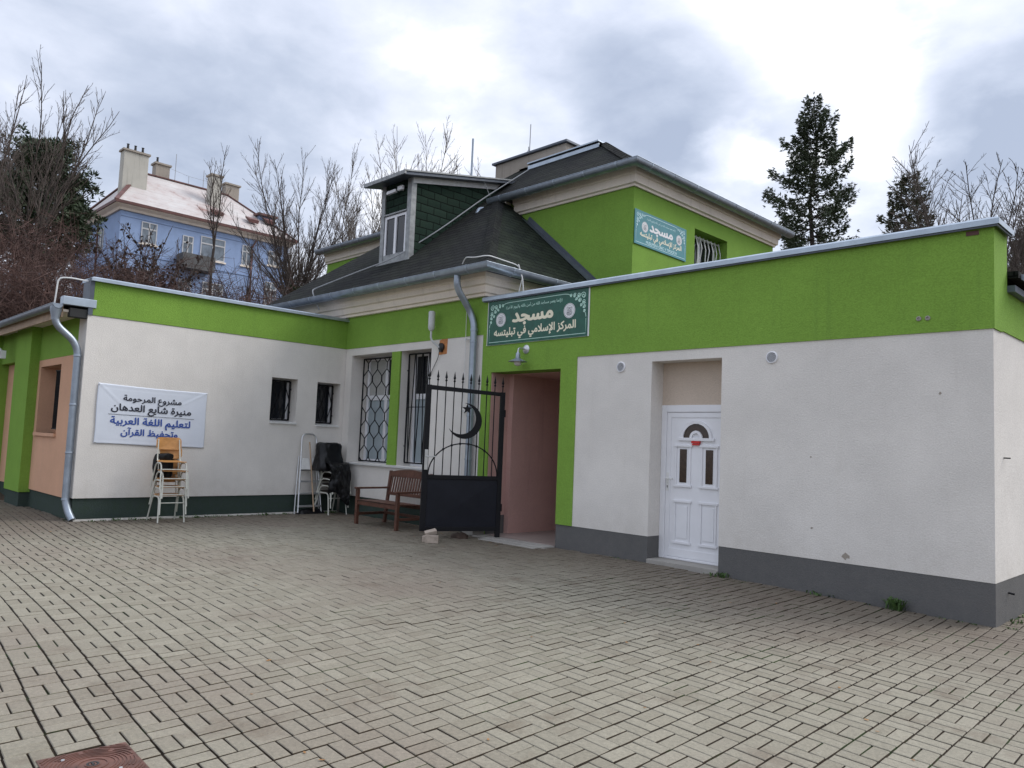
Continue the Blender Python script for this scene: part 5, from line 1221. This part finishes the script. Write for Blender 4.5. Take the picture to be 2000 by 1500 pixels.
# ------------------------------------------------------------------ trees
def limb(m, p, d, L, r0, r1, n=5, wob=.10, sides=5, rg=rnd, trop=0.):
    P = [Vector(p)]; d = Vector(d).normalized()
    for i in range(n):
        d = (d + Vector((rg.gauss(0, wob), rg.gauss(0, wob), rg.gauss(0, wob) + trop))).normalized(); P.append(P[-1] + d * (L / n))
    m.tube(P, [r0 + (r1 - r0) * i / n for i in range(n + 1)], sides, caps=False); return P
def bare_tree(name, label, base, height, seed, leaders=3, spread=.30, lean=(0, 0), fork=.35, r=.14, twigs=1., mats=('bark', 'twig'), group='bare trees on the hillside', leafy=0, angle=(.35, .75), minr=.0085, dens=1.):
    rg = random.Random(seed); t = thing(name, label, 'tree', base, group)
    tr, cr, lv = MB(), MB(), MB()
    def side_shoots(P, r, L, lev):
        n = int(max(2, L * (4.4 if lev == 1 else 6.4) * dens))
        for k in range(n):
            f = rg.uniform(.10, .97); i = min(len(P) - 2, int(f * (len(P) - 1))); q = P[i].lerp(P[i + 1], f * (len(P) - 1) - i); ax = (P[i + 1] - P[i]).normalized()
            s_ = ax.orthogonal().normalized(); s_ = Matrix.Rotation(rg.uniform(0, 2 * pi), 3, ax) @ s_; an = rg.uniform(*angle)
            d = ax * cos(an) + s_ * sin(an); d.z += .15; l = L * rg.uniform(.16, .42) * (1 - f * .72)
            if lev == 1:
                rr = max(minr * 1.2, r * (1 - f) * .42); B = limb(cr, q, d, l, rr, minr * .8, 5, .09, 4, rg, .06); side_shoots(B, rr, l, 2)
            elif lev == 2 and l > .10:
                B = limb(cr, q, d, l * twigs, minr * .8, minr * .5, 3, .14, 3, rg, .05)
                if leafy:
                    for _ in range(leafy):
                        if rg.random() < .55:
                            c = B[rg.randint(1, 3)] + Vector((rg.gauss(0, .06), rg.gauss(0, .06), rg.gauss(-.05, .05))); a = Vector((rg.gauss(0, 1), rg.gauss(0, 1), rg.gauss(0, 1))).normalized() * .09; b = a.orthogonal().normalized() * .06
                            lv.quad(c - a, c + b, c + a, c - b)
    hb = height * fork
    P0 = limb(tr, base, (lean[0], lean[1], 1), hb, r, r * .72, 5, .05, 7, rg)
    for k in range(leaders):
        a = 2 * pi * (k + rg.uniform(-.3, .3)) / leaders; sp_ = spread * rg.uniform(.6, 1.3) * (1 if k else .4); st_ = P0[-1] if k < 3 else P0[max(2, 5 - k // 2)]
        L = (height - (st_.z - base[2])) * rg.uniform(.70, .98)
        P = limb(tr, st_, (sp_ * cos(a) + lean[0], sp_ * sin(a) + lean[1], 1), L, r * .5, minr * 1.2, 9, .065, 6, rg, .03); side_shoots(P, r * .5, L, 1)
    tr.build('trunk', mats[0], t, smooth=True); cr.build('crown', mats[1], t)
    if leafy and lv.v: lv.build('dead_leaves', 'dead leaf', t)
    return t
def on(x, y): return (x, y, hill(x, y) - .1)
def bt(name, label, x, y, top, seed, **k): return bare_tree(name, label, on(x, y), (top - hill(x, y)) * (1.10 if x > -20 else 1.02), seed, **k)
bt('bare_tree', 'tall bare tree with long upright shoots in front of the dark pine', -36.0, 7.6, 17.0, 3, leaders=9, spread=.40, fork=.30, r=.10, dens=.95)
bt('bare_tree', 'bare tree cut by the left edge of the picture above the pine', -39.9, 6.3, 17.3, 8, leaders=5, spread=.35, r=.09, dens=.9)
bt('bare_tree', 'slim bare tree with two tops before the middle of the blue house', -36.9, 15.6, 16.4, 11, leaders=3, spread=.17, fork=.42, r=.085, dens=1.2)
bt('bare_tree', 'dense many stemmed bare tree at the right end of the blue house', -35.6, 19.6, 17.0, 17, leaders=14, spread=.40, fork=.16, r=.115, dens=1.1)
bt('bare_tree', 'thin bare tree between the dense bare tree and the dormer', -37.3, 23.4, 18.0, 23, leaders=8, spread=.32, fork=.25, r=.09, dens=1.1)
bt('bare_tree', 'pale bare tree showing above the dormer roof', -32.7, 25.1, 18.9, 29, leaders=9, spread=.34, fork=.40, r=.09, mats=('pale bark', 'pale bark'))
bt('bare_tree', 'pale bare tree left of the dormer top', -34.0, 22.6, 17.6, 31, leaders=7, spread=.3, fork=.35, r=.085, mats=('pale bark', 'pale bark'))
bt('bare_tree', 'low pale bare tree behind the vent mast and chimney', -29.5, 26.6, 17.2, 37, leaders=7, spread=.32, fork=.45, r=.08, mats=('pale bark', 'pale bark'))
bt('bare_tree', 'broad bare tree with kinked boughs right of the smaller conifer', -9.2, 37.3, 14.4, 41, leaders=11, spread=.5, fork=.40, r=.12, dens=1.25, angle=(.5, 1.0), group='bare trees behind the door annex', minr=.010)
bt('bare_tree', 'bare tree rising behind the right end of the green parapet', -7.7, 33.8, 13.9, 44, leaders=9, spread=.45, fork=.36, r=.11, dens=1.25, angle=(.5, 1.0), group='bare trees behind the door annex', minr=.010)
bt('bare_tree', 'small tree still holding withered leaves before the left corner of the blue house', -35.6, 11.6, 11.0, 51, leaders=9, spread=.5, fork=.2, r=.07, leafy=3)
bt('bare_tree', 'second leaf bearing small tree nearer the balcony of the blue house', -35.3, 13.2, 11.2, 53, leaders=8, spread=.45, fork=.2, r=.065, leafy=2)
bt('bare_tree', 'low bare sapling in front of the right half of the blue house', -34.2, 15.9, 10.9, 57, leaders=6, spread=.5, fork=.25, r=.055)
bt('bare_tree', 'crooked bare sapling before the lower windows of the blue house', -33.6, 17.2, 11.6, 59, leaders=6, spread=.55, fork=.25, r=.055)
def conifer(name, label, base, height, rad, seed, mat, group, first=.16, gaps=(), taper=1.0, sub=1.0, up=.35, clump=.22, wh=None, bare=.25, per=6):
    rg = random.Random(seed); t = thing(name, label, 'tree', base, group); b = Vector(base)
    tr, cr = MB(), MB(); tr.tube([b + Vector((rg.gauss(0, .02) * i, rg.gauss(0, .02) * i, height * i / 10)) for i in range(11)], [.013 * height * (1 - i / 10.4) + .012 for i in range(11)], 8, caps=False)
    z = first * height; k = 0
    while z < height * .985:
        f = (z / height - first) / (1 - first); R_ = rad * ((1 - f) ** taper) * (.55 + .45 * min(1, f * 4 + .45)) + .12; nb = per if f < .8 else 4
        for j in range(nb):
            a = 2 * pi * j / nb + k * 1.13 + rg.uniform(-.35, .35)
            L = R_ * rg.choice((.45, .7, .9, 1.0, 1.2)) * rg.uniform(.82, 1.12)
            if any(abs(((a - ga + pi) % (2 * pi)) - pi) < gw and z0_ < f < z1_ for ga, gw, z0_, z1_ in gaps): L *= .25
            d0 = -.10 + .45 * f; n = 6; P = [b + Vector((0, 0, z + rg.gauss(0, .08)))]
            for i in range(n):
                q = i / n; e = d0 - .30 * (1 - f) * (1 if q < .5 else .2) + up * q * q * 2
                P.append(P[-1] + Vector((cos(a) * cos(e), sin(a) * cos(e), sin(e))) * (L / n))
            tr.tube(P, [.028 * L ** .5 * (1 - i / n) + .006 for i in range(n + 1)], 4, caps=False)
            ns = int(L * 30 * sub) + 8
            for _ in range(ns):
                q = bare + (1 - bare) * rg.random() ** .8; i = min(n - 1, int(q * n)); c = P[i].lerp(P[i + 1], q * n - i)
                w_ = (.10 + .26 * L * (1 - q) * .6 + .06 * L); lat = rg.gauss(0, 1) * w_ * .62; c = c + Vector((-sin(a) * lat, cos(a) * lat, rg.gauss(-.10, .15) - abs(lat) * .14))
                dr = Vector((cos(a + lat * .9), sin(a + lat * .9), rg.uniform(-.25, .55))).normalized()
                for _k in range(5):      # a spray of needles: thin blades along a shoot
                    s_ = clump * rg.uniform(.6, 1.3); dv = (dr + Vector((rg.gauss(0, .5), rg.gauss(0, .5), rg.gauss(0, .4)))).normalized(); o = dv.orthogonal().normalized(); o = Matrix.Rotation(rg.uniform(0, 6.28), 3, dv) @ o
                    cr.add([c - o * s_ * .08, c + dv * s_ * .5 - o * s_ * .14, c + dv * s_, c + dv * s_ * .5 + o * s_ * .14], [(0, 1, 2, 3)])
        z += height * (.027 if f < .7 else .020) * (1 + .2 * rg.random()); k += 1
    tr.build('trunk', 'bark', t, smooth=True); cr.build('crown', mat, t); return t
bx_, by_ = -17.05, 38.2
conifer('spruce', 'tall dark spruce with a gap in its right side behind the parapet', (bx_, by_, hill(bx_, by_) - .1), 20.35 - hill(bx_, by_), 3.6, 5, 'spruce needles', 'conifers behind the door annex', first=.38, gaps=((R(45), .75, .12, .30), (R(45), .5, .30, .42), (R(225), .5, .10, .2)), taper=.74, sub=1.45, clump=.19, up=.42)
bx_, by_ = -15.0, 46.0
conifer('spruce', 'smaller conifer between the tall spruce and the bare trees', (bx_, by_, hill(bx_, by_) - .1), 18.2 - hill(bx_, by_), 2.4, 9, 'olive needles', 'conifers behind the door annex', first=.5, taper=.7, sub=.9, clump=.21, up=.4)
bx_, by_ = -9.1, 43.8
conifer('spruce', 'narrow dark conifer just showing past the right end of the annex', (bx_, by_, hill(bx_, by_) - .1), 13.0 - hill(bx_, by_), 1.2, 13, 'spruce needles', 'conifers behind the door annex', first=.2, taper=.7, sub=.9, clump=.22)
# broad pine: clumps of needles at the ends of rising boughs
def pine(base, height, rad, seed):
    rg = random.Random(seed); t = thing('pine', 'broad dark pine standing left of the blue house', 'tree', base); b = Vector(base); tr, cr = MB(), MB()
    tr.tube([b + Vector((.06 * sin(i), .05 * cos(i * 1.3), height * .92 * i / 8)) for i in range(9)], [.20 * (1 - i / 9) + .03 for i in range(9)], 8, caps=False)
    for k in range(64):
        f = .18 + .82 * (k / 63); z = height * f * .93; a = k * 2.4 + rg.uniform(-.3, .3); L = rad * (1 - .55 * max(0, f - .45) / .55) * rg.uniform(.6, 1.08) * (.8 if f < .35 else 1)
        P = limb(tr, b + Vector((0, 0, z)), (cos(a), sin(a), .15 + .5 * f), L, .05, .015, 5, .10, 4, rg, .07)
        for _ in range(int(11 * L / 2) + 8):
            q = rg.uniform(.30, 1.05); i = min(4, int(q * 5)); c = P[i].lerp(P[i + 1], min(1.2, q * 5 - i)) + Vector((rg.gauss(0, .30), rg.gauss(0, .30), rg.gauss(.10, .18)))
            for _k in range(24):
                dv = Vector((rg.gauss(0, 1), rg.gauss(0, 1), rg.gauss(.45, .8))).normalized(); s_ = rg.uniform(.16, .34); o = Matrix.Rotation(rg.uniform(0, 6.28), 3, dv) @ dv.orthogonal().normalized(); p = c + dv * .08
                cr.add([p - o * s_ * .10, p + dv * s_ * .5 - o * s_ * .15, p + dv * s_, p + dv * s_ * .5 + o * s_ * .15], [(0, 1, 2, 3)])
    tr.build('trunk', 'bark', t, smooth=True); cr.build('crown', 'pine needles', t)
pine((-43.0, 9.4, hill(-43, 9.4) - .1), 15.3 - hill(-43, 9.4), 3.5, 4)
# clipped dark evergreen beside the roof
def bush(label, c, r, h, seed, mat):
    rg = random.Random(seed); t = thing('evergreen_bush', label, 'bush', c, None); cr, tr = MB(), MB(); b = Vector(c); tr.tube([b, b + Vector((0, 0, h * .7))], [.08, .03], 6)
    for _ in range(1500):
        a, e = rg.uniform(0, 6.28), math.asin(rg.uniform(-.3, 1)); q = rg.uniform(.55, 1.0) * (1 + .12 * sin(a * 3 + e * 5)); p = b + Vector((cos(a) * cos(e) * r * q, sin(a) * cos(e) * r * q, h * .45 + sin(e) * h * .55 * q)); dv = Vector((cos(a), sin(a), rg.uniform(-.2, .9))).normalized()
        for _k in range(3):
            s_ = rg.uniform(.12, .25); dd = (dv + Vector((rg.gauss(0, .5), rg.gauss(0, .5), rg.gauss(0, .5)))).normalized(); o = dd.orthogonal().normalized(); cr.add([p - o * s_ * .2, p + dd * s_ * .5 - o * s_ * .3, p + dd * s_, p + dd * s_ * .5 + o * s_ * .3], [(0, 1, 2, 3)])
    tr.build('trunk', 'bark', t); cr.build('crown', mat, t)
bush('rounded dark evergreen bush beside the left roof slope under the dense bare tree', (-33.2, 18.4, hill(-33.2, 18.4) + .4), 1.0, 2.7, 3, 'pine needles')
# brown thicket over the slope: nobody could count the stems
th = MB(); rg = random.Random(77)
def scrub(x, y, h, n):
    z = hill(x, y) - .1
    for _ in range(n):
        a = rg.uniform(0, 6.28); tl = rg.uniform(.05, .7); bx2, by2 = x + rg.gauss(0, .35), y + rg.gauss(0, .35); L = h * rg.uniform(.55, 1.1)
        P = limb(th, (bx2, by2, z), (cos(a) * tl, sin(a) * tl, 1), L, .018, .006, 4, .14, 3, rg)
        for _k in range(7):
            q = rg.uniform(.25, 1); i = min(3, int(q * 4)); c = P[i].lerp(P[i + 1], q * 4 - i); a2 = rg.uniform(0, 6.28); l = L * rg.uniform(.12, .32)
            Q = limb(th, c, (cos(a2), sin(a2), rg.uniform(-.1, .9)), l, .009, .005, 2, .2, 3, rg)
            for _q in range(2):
                a3 = rg.uniform(0, 6.28); limb(th, Q[1], (cos(a3), sin(a3), rg.uniform(-.2, .7)), l * .5, .006, .004, 1, .2, 3, rg)
for i in range(150):
    d = rg.uniform(24, 42); az = R(rg.uniform(-86, -58)); x, y = sin(az) * d, cos(az) * d
    lft = (R(-69) - az) / R(17)
    scrub(x, y, (3.3 + 1.4 * max(0, min(1, lft))) * rg.uniform(.7, 1.15), 11 if lft > 0 else 9)
kind(th.build('thicket', 'brown twig'), 'stuff')
